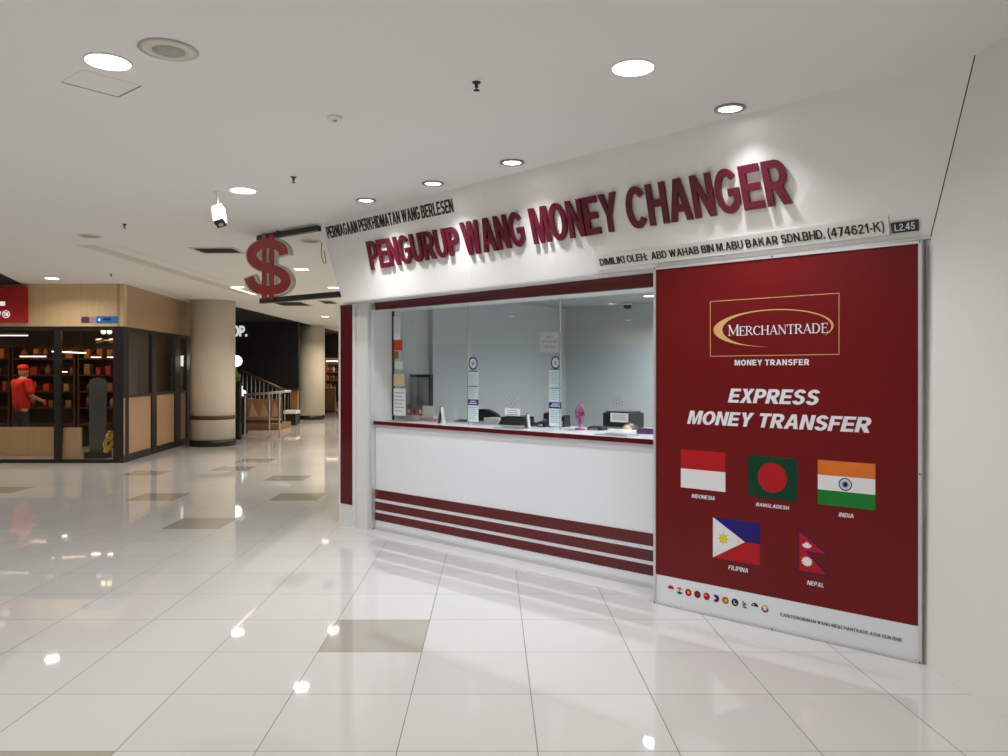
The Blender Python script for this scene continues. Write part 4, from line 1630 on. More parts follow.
for px0, px1 in ((-112, 53.4), (60.1, 112.6)):
    b = B('shop_glass')
    vs = [b.bm.verts.new((xf(x), YF + 0.04, z)) for x, z in ((px0, 0.061), (px1, 0.061), (px1, ZH - 0.0705), (px0, ZH - 0.0705))]
    b.bm.faces.new(vs)
    part('glass_pane', b, shop)
# side bays
t_posts = [(125.5, 129.4), (152.4, 157.2), (175.6, 180.8), (187.0, 191.4)]
for a, c in t_posts:
    b = B('frame_black')
    sbox(b, st(a), st(c), 0.005, 0.075, 0.0, ZH - 0.0005)
    part('mullion', b, shop)
ZT = 1.20
for (a, c) in ((129.4, 152.4), (157.2, 175.6), (180.8, 187.0)):
    t0, t1 = st(a) + 0.003, st(c) - 0.003
    for z0, z1 in ((ZT - 0.05, ZT), (0.0, 0.13), (ZH - 0.06, ZH - 0.001)):
        b = B('frame_black')
        sbox(b, t0, t1, 0.01, 0.07, z0, z1)
        part('rail', b, shop)
    b = B('wood_side')
    sbox(b, t0, t1, 0.03, 0.06, 0.131, ZT - 0.051)
    part('base_panel', b, shop)
    b = B('shop_glass')
    p = [A0 + sd * t - sn * 0.04 for t in (t0, t1)]
    vs = [b.bm.verts.new(q) for q in (p[0] + Vector((0, 0, ZT)), p[1] + Vector((0, 0, ZT)), p[1] + Vector((0, 0, ZH - 0.06)), p[0] + Vector((0, 0, ZH - 0.06)))]
    b.bm.faces.new(vs)
    part('glass_pane', b, shop)
b = B('wood_side')
sbox(b, 0.008, st(125.5) - 0.004, 0.006, 0.02, 0.13, ZT - 0.05)
part('corner_strip', b, shop)
# inside of the shop
b = B('wood_dark')
b.box(-13, -7.35, 18.3, 18.4, 0, H)
struct('wall_shop_back', b)
b = B('void')
b.box(-13, -7.25, YF + 0.2, 18.3, 2.75, 2.8)
struct('ceiling_shop', b)

# red shop sign
rs = thing('red_shop_sign', 'bright red box sign on the oak header at the left edge of the picture', 'sign', (-9.2, 13.9, 2.45))
b = B('sign_red')
b.box(-11.4, yp(24.5, 300, 13.97).x, 13.97, YF - 0.001, yp(0, 322.5, 13.97).z, yp(0, 286.5, 13.97).z)
part('sign_box', b, rs, 0.01)


def yq(x0, y0, x1, y1, Y):
    return [yp(x0, y0, Y), yp(x1, y0, Y), yp(x1, y1, Y), yp(x0, y1, Y)]


b = B('sign_white')
b.prism(yq(-6, 301.6, 5.0, 305.6, 13.968), Vector((0, -0.012, 0)))
part('letter_stroke', b, rs)
b = B('sign_white')
b.prism([yp(-4, 317, 13.968), yp(-0.6, 317, 13.968), yp(1.2, 311.5, 13.968), yp(-2.2, 311.5, 13.968)], Vector((0, -0.012, 0)))
part('letter_stroke', b, rs)
ctr_ = yp(6.0, 314.2, 13.96)
b = B('sign_white')
b.tube([ctr_ + Vector((0.062 * math.cos(a), 0, 0.062 * math.sin(a))) for a in [2 * math.pi * i / 24 for i in range(24)]], 0.006, 6, closed=True)
part('mark_ring', b, rs)
b = text_mesh('mark_lettering', 'TM', yq(3.8, 312.4, 8.2, 316.2, 13.967), 'sign_white', 0.006, 0, 0.2, 0, 0.1, Vector((0, -1, 0)))
part('mark_lettering', b, rs)

# small blue and mauve sign on the header
bs = thing('directory_sticker', 'small blue and mauve sign strip on the lower right of the oak header', 'sign', yp(99, 320, YF))
for q, mt, nm in (((81.5, 316.8, 89.3, 322.8), 'sticker_plum', 'icon_block'), ((89.5, 317.0, 96.3, 322.8), 'sticker_mauve', 'mauve_block'), ((96.5, 316.2, 118, 323.2), 'sticker_blue', 'blue_block')):
    b = B(mt)
    b.prism(yq(*q, YF - 0.002), Vector((0, -0.008, 0)))
    part(nm, b, bs)
b = B('sign_white')
b.prism([yp(98, 320.6, YF - 0.0105), yp(100.4, 320.6, YF - 0.0105), yp(99.2, 318.2, YF - 0.0105)], Vector((0, -0.003, 0)))
part('arrow', b, bs)
b = B('navy')
b.prism(yq(103, 318.0, 111, 320.4, YF - 0.0105), Vector((0, -0.003, 0)))
part('lettering_block', b, bs)


# ------------------------------------------------------------------ figures
def skin_mesh(name, verts, edges, radii, mt, sub_=2):
    me = bpy.data.meshes.new(name)
    me.from_pydata(verts, edges, [])
    ob = bpy.data.objects.new(name, me)
    COL.objects.link(ob)
    md = ob.modifiers.new('Skin', 'SKIN')
    md.use_smooth_shade = True
    for i, r in enumerate(radii):
        rr = r if isinstance(r, tuple) else (r, r)
        me.skin_vertices[0].data[i].radius = rr
        me.skin_vertices[0].data[i].use_root = (i == 0)
    sb = ob.modifiers.new('Sub', 'SUBSURF')
    sb.levels = sub_
    dg = bpy.context.evaluated_depsgraph_get()
    out = bpy.data.meshes.new_from_object(ob.evaluated_get(dg))
    bpy.data.objects.remove(ob, do_unlink=True)
    out.materials.clear()
    out.materials.append(M[mt])
    for p in out.polygons:
        p.use_smooth = True
        p.material_index = 0
    return out


def head_ball(c, mt, h=0.115):
    """head with brow, nose, chin and ears, facing -y of its own frame"""
    b = B(mt)
    b.ball(c, h, mt, (0.70, 0.84, 1.0))
    b.ball(Vector(c) + Vector((0, -0.088, -0.015)), 0.016, mt, (0.8, 1.0, 1.5), 10)
    b.ball(Vector(c) + Vector((0, -0.055, -0.085)), 0.035, mt, (1, 1, 0.8), 12)
    for s in (-1, 1):
        b.ball(Vector(c) + Vector((s * 0.083, 0.005, -0.01)), 0.026, mt, (0.4, 0.8, 1.2), 10)
        b.ball(Vector(c) + Vector((s * 0.032, -0.083, 0.012)), 0.010, 'black', (1, .6, .7), 8)
    b.ball(Vector(c) + Vector((0, -0.085, -0.055)), 0.016, mt, (1.5, .5, .35), 8)
    return b


def place(me, X):
    me.transform(X)
    return me


# person in the shop
pp = yp(22, 371.5, 15.3)
pr = thing('person', 'person in red cap and red shirt with dark trousers standing inside the corner shop', 'person', (pp.x, pp.y, 0))
PX = Matrix.Translation((pp.x, pp.y, 0)) @ Matrix.Rotation(math.radians(150), 4, 'Z')
# body skin: arms, legs, neck
V = [(0, 0, .93), (0, .01, 1.12), (0, .01, 1.32), (0, -.01, 1.44), (0, -.02, 1.53),
     (.17, 0, 1.41), (.23, -.05, 1.16), (.20, -.27, 1.08), (-.17, 0, 1.41), (-.24, -.04, 1.15), (-.18, -.27, 1.05),
     (.09, 0, .86), (.10, -.01, .48), (.10, .02, .07), (.11, -.12, .03), (-.09, 0, .86), (-.10, -.01, .48), (-.10, .02, .07), (-.11, -.12, .03),
     (.19, -.34, 1.07), (-.17, -.34, 1.04)]
Ed = [(0, 1), (1, 2), (2, 3), (3, 4), (3, 5), (5, 6), (6, 7), (3, 8), (8, 9), (9, 10), (0, 11), (11, 12), (12, 13), (13, 14), (0, 15), (15, 16), (16, 17), (17, 18), (7, 19), (10, 20)]
Rd = [(.12, .085), (.115, .085), (.125, .088), (.09, .07), (.05, .05), .05, .045, .034, .06, .045, .034, .085, .06, .045, .04, .085, .06, .045, .04, (.035, .02), (.035, .02)]
me = skin_mesh('body', V, Ed, Rd, 'skin')
hb = head_ball((0, -.03, 1.62), 'skin')
tmp = hb.mesh('head')
bmh = bmesh.new()
bmh.from_mesh(me)
bmh.from_mesh(tmp)
bmh.to_mesh(me)
bmh.free()
me.transform(PX)
part('body', me, pr)
Vs = V[:4] + [V[5], V[6], V[8], V[9]]
Es = [(0, 1), (1, 2), (2, 3), (3, 4), (4, 5), (3, 6), (6, 7)]
Rs = [(.20, .16), (.20, .155), (.215, .165), (.16, .125), .10, .085, .10, .085]
part('shirt', place(skin_mesh('shirt', [(0, 0, .83)] + Vs[1:], Es, Rs, 'shirt_red'), PX), pr, label='red short sleeved shirt')
Vt = [(0, 0, .90), (.09, 0, .82), (.10, -.01, .48), (.10, .02, .10), (-.09, 0, .82), (-.10, -.01, .48), (-.10, .02, .10)]
part('trousers', place(skin_mesh('trousers', Vt, [(0, 1), (1, 2), (2, 3), (0, 4), (4, 5), (5, 6)], [(.125, .10), .085, .075, .066, .085, .075, .066], 'cloth_dark'), PX), pr, label='dark trousers')
b = B('shirt_red')
b.lathe([(0.098, 0.0), (0.100, 0.035), (0.085, 0.075), (0.045, 0.098), (0.0, 0.104)], (0, -0.02, 1.655), 24, PX)
b.lathe([(0.085, 0.0), (0.087, 0.006), (0.0, 0.012)], (0, -0.10, 1.655), 20, PX)
part('cap', b, pr, label='red peaked cap')

# shelving at the back of the shop
def shelf_unit(x0, x1, y, lab, levels, mt='wood_dark', depth=0.4, top=2.0):
    k = thing('display_shelf', lab, 'shelf', ((x0 + x1) / 2, y, 0))
    for x in (x0, x1 - 0.04):
        b = B(mt)
        b.box(x, x + 0.04, y - depth, y, 0, top)
        part('side_panel', b, k)
    b = B(mt)
    b.box(x0 + 0.0405, x1 - 0.0405, y - 0.02, y, 0.05, top)
    part('back_panel', b, k)
    for z in levels:
        b = B(mt)
        b.box(x0 + 0.0405, x1 - 0.0405, y - depth, y - 0.0205, z - 0.03, z)
        part('shelf', b, k)
    return k


LV = [0.5, 0.85, 1.2, 1.55, 1.9]
units = [(-12.1, -10.55, 'dark display shelf furthest left inside the corner shop'), (-10.5, -9.15, 'dark display shelf in the middle of the corner shop'), (-9.1, -8.0, 'dark display shelf inside the corner shop behind its glass door')]
YS = 17.4
for x0, x1, lab in units:
    shelf_unit(x0, x1, YS, lab, LV, 'wood_dark', 0.4, 2.15)
cnt = 0
for x0, x1, lab in units:
    for li, z in enumerate(LV[1:]):
        x = x0 + 0.1
        while x < x1 - 0.18:
            w = random.uniform(0.08, 0.16)
            h = random.uniform(0.14, 0.24)
            mt = 'orange_box' if li == 3 else random.choice(['brown_box', 'tan_box', 'brown_box', 'wood_brown', 'sticker_red'])
            b = B(mt)
            if random.random() < 0.45:
                b.lathe([(w * .4, 0), (w * .4, h * .7), (w * .18, h * .85), (w * .18, h), (0, h)], (x + w / 2, YS - 0.25, z + 0.001), 12)
            else:
                b.box(x, x + w, YS - 0.32, YS - 0.18, z + 0.001, z + h)
            solo('packet', b, 'orange packet on the top shelf inside the corner shop' if li == 3 else 'brown packet on a lower shelf inside the corner shop', 'packet', (x + w / 2, YS - 0.25, z), 'orange packets on the top shelf' if li == 3 else 'brown packets on the lower shelves', 0.004 if mt != 'x' else 0)
            x += w + random.uniform(0.05, 0.16)
# strip lamps over the shelf tops
for (xa, xb, py, Y, mt, lab) in ((-4, 28, 335.5, 15.6, 'strip_cool', 'cool white tube lamp in the corner shop at the left edge'), (52, 86, 351.5, 15.5, 'strip_light', 'slim tilted warm tube lamp in the middle of the corner shop'),
                                 (20, 46, 356.5, 16.6, 'strip_light', 'warm tube lamp above the red capped person')):
    a, c = yp(xa, py, Y), yp(xb, py + (1.6 if lab.startswith('slim') else 0), Y)
    k = thing('tube_lamp', lab, 'lamp', (a + c) / 2)
    b = B(mt)
    b.tube([a, c], 0.013, 10)
    part('tube', b, k)
    b = B('black')
    b.box(a.x, c.x, a.y - 0.03, a.y + 0.03, max(a.z, c.z) + 0.026, max(a.z, c.z) + 0.05)
    part('housing', b, k)
    for f_ in (0.15, 0.85):
        q = a.lerp(c, f_)
        b = B('black')
        b.tube([Vector((q.x, q.y, max(a.z, c.z) + 0.05)), Vector((q.x, q.y, 2.745))], 0.006, 6)
        part('cable', b, k)
# warm panel light added out of sight behind the header to brighten the shop
k = thing('shop_fill_panel', 'warm fill panel added out of sight inside the corner shop', 'ceiling light', (-9.3, 14.75, 2.749))
b = B('white_plastic')
b.box(-11.4, -7.4, 14.48, 15.02, 2.735, 2.749)
part('panel', b, k, 0.003)
l = bpy.data.lights.new('shop_fill_light', 'AREA')
l.shape = 'RECTANGLE'
l.size, l.size_y = 3.8, 0.5
l.energy = P_SHOP
l.color = (1.0, 0.68, 0.42)
lo = bpy.data.objects.new('shop_fill_light', l)
lo.location = (0, 0, -0.02)
lo.parent = k
COL.objects.link(lo)
# disc pendants and a track with spot heads
for px, py, Y, lab in ((96, 357, 15.3, 'white disc pendant lamp left of the pair behind the shop glass'), (112.3, 357, 15.3, 'white disc pendant lamp by the black corner post'), (62.5, 371.5, 15.6, 'small low disc pendant lamp in the middle of the corner shop')):
    p = yp(px, py, Y)
    k = thing('pendant_lamp', lab, 'lamp', p)
    b = B('black')
    b.lathe([(0.09, 0.0), (0.085, 0.02), (0.02, 0.05), (0.0, 0.05)], p, 20)
    part('shade', b, k)
    b = B('lens_warm')
    b.lathe([(0.085, -0.012), (0.088, -0.0005), (0.0, -0.0005)], p, 20)
    part('bulb_disc', b, k)
    b = B('black')
    b.tube([p + Vector((0, 0, 0.05)), Vector((p.x, p.y, 2.745))], 0.005, 6)
    part('cable', b, k)
p = yp(107, 340, 15.0)
k = thing('track_light', 'short track of two silver spot heads behind the top of the shop glass', 'lamp', p)
b = B('steel')
b.tube([yp(96.5, 340.5, 15.0), yp(117, 340.5, 15.0)], 0.012, 10)
part('track', b, k)
for px in (100, 113):
    b = B('steel')
    b.tube([yp(px - 3, 340.8, 14.97), yp(px + 3, 340.2, 14.97)], [0.05, 0.035], 12)
    part('spot_head', b, k)
for px in (103.5, 109.5):
    b = B('strip_light')
    b.ball(yp(px, 331.8, 15.0), 0.045)
    part('bulb', b, k)
b = B('black')
b.tube([p + Vector((0, 0, 0.01)), Vector((p.x, p.y, 2.745))], 0.008, 6)
part('rod', b, k)
# tall arched grey panel and yellow coil behind the corner glass
Y = 14.9
k = thing('arched_panel', 'tall blue grey arched panel standing inside the shop corner', 'panel', yp(97.5, 445, Y))
ring = []
xl, xr = yp(89.3, 0, Y).x, yp(106, 0, Y).x
r = (xr - xl) / 2
ztop = yp(0, 377.5, Y).z
ring = [Vector((xl, Y, 0.12)), Vector((xr, Y, 0.12))] + [Vector(((xl + xr) / 2 + r * math.cos(a), Y, ztop - r * 0.6 + 0.6 * r * math.sin(a))) for a in [math.pi * i / 16 for i in range(17)]]
b = B('mirror_grey')
b.prism(ring, Vector((0, 0.03, 0)))
part('panel', b, k)
b = B('black')
b.box(xl - 0.03, xr + 0.03, Y - 0.14, Y + 0.17, 0.0, 0.118)
part('foot', b, k)
Y = 14.45
cy_ = yp(109, 442.5, Y)
b = B('yellow')
for dz, rr, dx in ((0.13, 0.062, 0.02), (0.13, 0.030, 0.02), (-0.02, 0.085, -0.01), (-0.02, 0.048, -0.01)):
    b.tube([cy_ + Vector((dx + rr * math.cos(a), 0.02 * math.sin(3 * a), dz + rr * 1.15 * math.sin(a))) for a in [2 * math.pi * i / 20 for i in range(20)]], 0.015, 6, closed=True)
b.ball(cy_ + Vector((-0.05, 0, -0.14)), 0.05)
b.tube([cy_ + Vector((-0.05, 0, -0.14)), cy_ + Vector((-0.02, 0, -0.06))], 0.02, 6)
cl_ = solo('hose_coil', b, 'yellow looped hose hanging low behind the glass at the shop corner', 'hose', cy_)

# ================================================================== DARK SHOP BEYOND THE FIRST COLUMN
Y = 24.99
os_ = thing('lit_shop_lettering', 'white lit letters on the dark wall beside the first column', 'sign', yp(243, 331, Y))
b = text_mesh('lettering', 'OP.', yq(232.6, 325.6, 247.2, 336.6, Y - 0.001), 'sign_white', 0.04, 0.0, 0.22, 0, 0.08, Vector((0, -1, 0)))
part('lettering', b, os_)
M['sign_white'].node_tree.nodes['Principled BSDF'].inputs['Emission Strength'].default_value = 0.7
# planter pedestal with plant, globe lamp behind
Y = 19.0
px_ = yp(237.5, 440, Y).x
k = thing('pedestal_planter', 'tall black pedestal planter with green plant half behind the first column', 'planter', (px_, Y, 0))
b = B('frame_black')
b.box(px_ - 0.075, px_ + 0.075, Y - 0.08, Y + 0.08, 0, 1.36)
part('pedestal', b, k, 0.006)
b = B('leaf')
for i in range(46):
    a, e = random.uniform(0, 6.28), random.uniform(0.2, 1.45)
    L_ = random.uniform(0.10, 0.22)
    c = Vector((px_ - 0.01, Y, 1.362 + random.uniform(0, 0.1)))
    dr = Vector((math.cos(a) * math.cos(e) * 0.6, math.sin(a) * math.cos(e) * 0.6, math.sin(e)))
    sd_ = Vector((-math.sin(a), math.cos(a), 0)) * L_ * 0.22
    up_ = Vector((0, 0, 0.006))
    tip = c + dr * L_
    mid = c + dr * L_ * 0.55
    v = [b.bm.verts.new(q) for q in (c, mid + sd_, tip, mid - sd_, mid + up_)]
    for q in ((0, 1, 4), (1, 2, 4), (2, 3, 4), (3, 0, 4)):
        b.bm.faces.new([v[i_] for i_ in q])
part('plant', b, k, label='bright green leafy plant')
gp = yp(236.5, 361, 19.9)
k = thing('globe_lamp', 'round white glowing globe lamp beside the first column above the plant', 'lamp', (gp.x, gp.y, 0))
b = B('frame_black')
b.lathe([(0.14, 0), (0.14, 0.02), (0.015, 0.03), (0.012, gp.z - 0.13), (0.0, gp.z - 0.13)], (gp.x, gp.y, 0), 20)
part('stand', b, k)
b = B('globe')
b.ball(gp, 0.135, seg=28)
part('globe', b, k)
# display case behind the pedestal, its bottles in a glowing pale blue material
p = yp(242.8, 390, 20.6)
k = thing('display_case', 'small display case with glowing pale blue bottles behind the black pedestal', 'display case', (p.x, p.y, 0))
b = B('frame_black')
b.box(p.x - 0.10, p.x + 0.10, p.y - 0.1, p.y + 0.1, 0, 0.98)
part('base', b, k)
b = B('strip_cool')
b.lathe([(0.05, 0), (0.05, 0.14), (0.02, 0.2), (0.02, 0.26), (0, 0.26)], (p.x - 0.03, p.y, 0.981), 14)
b.lathe([(0.045, 0), (0.045, 0.1), (0.02, 0.15), (0, 0.15)], (p.x + 0.05, p.y - 0.02, 0.981), 14)
part('bottle', b, k)

# stair with timber flank behind a steel barrier
sx0, sx1, Ys = yp(247, 0, 22.0).x, yp(282, 0, 22.0).x, 22.0
stair = thing('timber_stair', 'brown timber stair with dark rising handrail beyond the steel barrier', 'stair', (sx1, Ys, 0))
nst = 6
for i in range(nst):
    x1 = sx1 - 0.05 - i * 0.27
    b = B('wood_brown')
    b.box(x1 - 0.30, x1, Ys, Ys + 1.1, i * 0.17, i * 0.17 + 0.17)
    b.box(x1 - 0.30, x1 - 0.02, Ys + 0.02, Ys + 1.08, 0.0 if i == 0 else 0.002, max(0.004, i * 0.17 - 0.001)) if i else None
    part('step', b, stair)
ha, hb_ = Vector((sx1 + 0.35, Ys + 0.05, 1.08)), Vector((sx1 + 0.35 - 1.6, Ys + 0.05, 2.02))
ha, hb_ = yp(286, 391, Ys), yp(240, 370, Ys)
b = B('wood_dark')
b.tube([ha, hb_], 0.035, 8)
part('handrail', b, stair, label='dark timber handrail')
for i in range(11):
    f_ = (i + 0.3) / 11
    q = ha.lerp(hb_, f_)
    zb = max(0.18, (sx1 - 0.05 - q.x) / 0.27 * 0.17 + 0.02)
    b = B('steel')
    b.tube([Vector((q.x, q.y + 0.0, min(zb, q.z - 0.2))), q - Vector((0, 0, 0.03))], 0.012, 6)
    part('baluster', b, stair)
# barrier in front: steel top rail, timber infill panel, dark lower rail, steel feet
Yb = 19.3
bar = thing('steel_barrier', 'steel barrier with timber panel in front of the timber stair', 'barrier', yp(265, 440, Yb))
a, c = yp(244, 394.8, Yb), yp(291, 391.2, Yb)
b = B('steel')
b.tube([a, c], 0.028, 10)
part('top_rail', b, bar)
b = B('wood_brown')
xa, xb = yp(248, 0, Yb).x, yp(282, 0, Yb).x
za, zb = yp(0, 399, Yb).z, yp(0, 418.5, Yb).z
b.box(xa, xb, Yb - 0.015, Yb + 0.015, zb, za)
part('panel', b, bar, label='brown timber infill panel')
for i in range(3):
    x0 = xa + (xb - xa) * i / 3 + 0.04
    b = B('wood_side')
    b.prism([Vector((x0, Yb - 0.016, zb + 0.05)), Vector((x0 + 0.22, Yb - 0.016, zb + 0.05)), Vector((x0 + 0.05, Yb - 0.016, za - 0.08))], Vector((0, -0.012, 0)))
    part('panel_inlay', b, bar)
b = B('wood_dark')
b.box(yp(242, 0, Yb).x, xb, Yb - 0.03, Yb + 0.03, yp(0, 423, Yb).z, yp(0, 420, Yb).z)
part('lower_rail', b, bar)
for px in (245.5, 270.0, 280.0):
    x = yp(px, 0, Yb).x
    f_ = (x - a.x) / (c.x - a.x)
    b = B('steel')
    b.tube([Vector((x, Yb - 0.05, 0.0)), Vector((x, Yb - 0.05, a.lerp(c, f_).z - 0.02))], 0.02, 8)
    part('post', b, bar)
for px in (284.5, 287.5, 293.5):
    pass
p = yp(299.5, 420, 25.4)
k = thing('newel_post', 'brown newel post with dark cap just left of the second column', 'post', (p.x, 25.4, 0))
b = B('wood_brown')
b.box(p.x - 0.11, p.x + 0.11, 24.7, 24.92, 0, 1.02)
part('post', b, k)
b = B('wood_dark')
b.box(p.x - 0.22, p.x + 0.16, 24.62, 24.98, 1.021, 1.07)
part('cap', b, k)
b = B('steel')
for i in range(4):
    b.tube([Vector((p.x - 0.5 + i * 0.1, 24.8, 0.0)), Vector((p.x - 0.5 + i * 0.1, 24.8, 1.02))], 0.014, 6)
b.tube([Vector((p.x - 0.56, 24.8, 1.02)), Vector((p.x - 0.11, 24.8, 1.02))], 0.02, 8)
part('side_rail', b, k)
Yp = 23.9
xa, xb, zt = yp(283.5, 0, Yp).x, yp(296, 0, Yp).x, yp(0, 410.5, Yp).z
k = thing('display_platform', 'low black platform with white top beside the newel post', 'platform', ((xa + xb) / 2, Yp, 0))
b = B('white_plastic')
b.box(xa, xb, Yp, Yp + 0.5, zt - 0.10, zt)
part('top', b, k, 0.006)
b = B('frame_black')
b.box(xa + 0.02, xb - 0.02, Yp + 0.02, Yp + 0.48, 0, zt - 0.1005)
part('base', b, k)

# far shop between second column and kiosk
Y = 33.3
k = shelf_unit(yp(325, 0, Y).x, yp(338, 0, Y).x + 0.05, Y + 0.35, 'warm lit display shelf in the far shop between column and kiosk', [0.5, 0.9, 1.25, 1.6, 1.95], 'wood_brown', 0.35, 2.1)
b = B('strip_light')
b.box(yp(325.5, 0, Y).x, yp(337.5, 0, Y).x, Y + 0.05, Y + 0.1, 2.03, 2.07)
part('strip_lamp', b, k, label='lit strip lamp under the top')
fx0 = yp(325.5, 0, Y).x
for li, z in enumerate((0.9, 1.25, 1.6)):
    for i in range(4):
        b = B(random.choice(['tan_box', 'orange_box', 'paper', 'brown_box']))
        x = fx0 + 0.06 + i * 0.125
        b.lathe([(0.045, 0), (0.045, 0.15), (0.02, 0.2), (0.02, 0.24), (0, 0.24)], (x, Y + 0.15, z + 0.001), 10)
        solo('bottle', b, 'tiny bottle on the warm lit display shelf of the far shop', 'bottle', (x, Y + 0.15, z), 'bottles in the far shop')
l = bpy.data.lights.new('far_glow', 'POINT')
l.energy = 60
l.color = (1, 0.72, 0.42)
l.shadow_soft_size = 0.35
lo = bpy.data.objects.new('far_glow', l)
lo.location = (-6.2, 32.9, 1.95)
COL.objects.link(lo)
p = yp(329, 410, 32.0)
k = thing('display_counter', 'brown display counter in front of the far lit shelf', 'counter', (p.x, 32, 0))
b = B('wood_brown')
b.box(p.x - 0.28, p.x + 0.28, 31.8, 32.2, 0.06, 0.95)
part('body', b, k)
b = B('acrylic')
b.box(p.x - 0.3, p.x + 0.3, 31.78, 32.22, 0.951, 0.98)
part('top', b, k)
b = B('wood_dark')
b.box(p.x - 0.26, p.x + 0.26, 31.82, 32.18, 0.0, 0.0595)
part('plinth', b, k)
p = yp(340.5, 415, 30.5)
k = thing('coat_stand', 'black clothes stand beside the far display counter at the kiosk edge', 'clothes stand', (p.x, 30.5, 0))
b = B('frame_black')
b.lathe([(0.16, 0), (0.16, 0.02), (0.02, 0.04), (0.02, 1.25), (0.0, 1.26)], (p.x, 30.5, 0), 16)
part('stand', b, k)
b = B('cloth_dark')
b.lathe([(0.17, 0.45), (0.19, 0.8), (0.17, 1.1), (0.06, 1.24), (0.03, 1.26)], (p.x, 30.5, 0), 16)
part('coat', b, k)

# ================================================================== INSIDE THE MONEY CHANGER
WT = 1.111       # worktop height


def kroot(name, label, cat, px, q, py=None, group=None, z=WT):
    s, zz = ksz(px, py or 400, q)
    return thing(name, label, cat, kw(s, q, z), KM.to_euler().z, group), s


# recessed lamps of the room
rl = thing('room_light', 'x', 'ceiling light', (0, 0, 0))
b = B('white_plastic')
b.lathe([(0.075, 0.0), (0.09, -0.001), (0.09, -0.007), (0.075, -0.009), (0.075, 0.0)], (0, 0, 0), 24)
part('rim', b, rl)
b = B('lens')
b.lathe([(0.074, 0.0), (0.074, -0.006), (0.0, -0.007)], (0, 0, 0), 24)
part('diffuser', b, rl)
area_light(rl, (0, 0, -0.015), 0.14, P_ROOM, (0.93, 0.97, 1.0))
for i, (s, q) in enumerate(((3.9, 6.0), (3.3, 6.2), (4.75, 7.5), (4.3, 6.9))):
    lab = 'recessed room light above the money changer staff desks'
    if i == 0:
        rl.location = kw(s, q, ZR - 0.0005)
        rl['label'] = lab
        rl['group'] = 'lights in the money changer room'
    else:
        dup(rl, kw(s, q, ZR - 0.0005), lab, group='lights in the money changer room')
# dome camera on the room ceiling
p = kp(627, 305, 7.0)
p = gz(627.5, 303.0, ZR)
p.z = ZR - 0.0005
k = thing('dome_camera', 'dark dome camera on the ceiling behind the counter glass', 'camera', p)
b = B('white_plastic')
b.lathe([(0.07, 0), (0.07, -0.02), (0.05, -0.025), (0.0, -0.025)], p, 20)
part('base', b, k)
b = B('black')
b.lathe([(0.052, -0.0255), (0.048, -0.05), (0.03, -0.07), (0.0, -0.078)], p, 20)
part('dome', b, k)

# sticker columns on the glass
GF = GQ - 0.002


def gquad(x0, y0, x1, y1, q=GF):
    s0, za = ksz(x0, (y0 + y1) / 2, q)
    s1, zb = ksz(x1, (y0 + y1) / 2, q)
    z1 = (ksz(x0, y0, q)[1] + ksz(x1, y0, q)[1]) / 2
    z0 = (ksz(x0, y1, q)[1] + ksz(x1, y1, q)[1]) / 2
    return [kw(s0, q, z1), kw(s1, q, z1), kw(s1, q, z0), kw(s0, q, z0)]


def flat(b, quad, off, mt, pts=None, th=0.0006):
    f = quad_map(quad, 1, 0, nb)
    for P_ in ([SQ] if pts is None else pts):
        b.prism([f(u, v, off) for u, v in P_], nb * th, mt)


for (x0, x1, yt, yb, cx, cyy, n0, n1, l1, lab) in ((467.6, 478.4, 371.0, 421.4, 473.2, 363.4, 399.4, 405.2, 386.6, 'pale blue sticker column with round navy emblem on the left glass joint'),
                                                   (549.2, 561.2, 369.0, 426.2, 555.6, 362.6, 402.2, 408.6, 388.2, 'pale blue sticker column with round navy emblem on the right glass joint')):
    q = gquad(x0, yt, x1, yb)
    k = thing('sticker_column', lab, 'sticker', (q[2] + q[3]) / 2, group='information stickers on the glass')
    b = B('pale_cyan')
    flat(b, q, 0.0, 'pale_cyan')
    part('sheet', b, k)
    b = B('navy')
    flat(b, gquad(x0 - 0.2, n0, x1 + 0.2, n1), 0.0008, 'navy')
    nv = part('navy_band', b, k, label='navy band with white words')
    b = B('print_white')
    flat(b, gquad(x0 + 3, n0 + 1.4, x1 - 2.5, n0 + 2.4), 0.0016, 'print_white')
    flat(b, gquad(x0 + 1.5, n0 + 3.4, x1 - 1.5, n0 + 4.4), 0.0016, 'print_white')
    part('lettering', b, nv)
    b = B('logo_navy')
    flat(b, gquad(x0 + 0.5, l1 - 0.5, x1 - 0.5, l1 + 0.4), 0.0008, 'logo_navy')
    flat(b, gquad(x0 + 1, yt - 0.2, x1 - 1, yt + 0.8), 0.0008, 'logo_navy')
    for i in range(7):
        yy = yt + 3 + i * 1.8
        if yy < l1 - 1:
            flat(b, gquad(x0 + 1.2, yy, x1 - 2 - (i % 3), yy + 0.4), 0.0008, 'ink_blue')
    for i in range(6):
        yy = l1 + 2 + i * 1.8
        if yy < n0 - 1:
            flat(b, gquad(x0 + 1.2, yy, x1 - 2 - (i % 2) * 2, yy + 0.4), 0.0008, 'ink_blue')
    for i in range(7):
        yy = n1 + 2 + i * 1.9
        if yy < yb - 1:
            flat(b, gquad(x0 + 1.2, yy, x1 - 1.5 - (i % 3), yy + 0.6), 0.0008, 'ink_blue')
    part('print_lines', b, k)
    eq = gquad(cx - 4.6, cyy - 6.6, cx + 4.6, cyy + 6.6)
    b = B('pale_cyan')
    flat(b, eq, 0.0, 'pale_cyan', [disc(.5, .5, .5, .5)])
    for pts, mt in ring_quads(.5, .5, .5, .5, .13, 'logo_navy'):
        flat(b, eq, 0.0008, 'logo_navy', [pts])
    flat(b, eq, 0.0008, 'ink_blue', [star(.5, .48, .28, .10, 5, 1.0)])
    part('emblem', b, k, label='round emblem with navy ring')
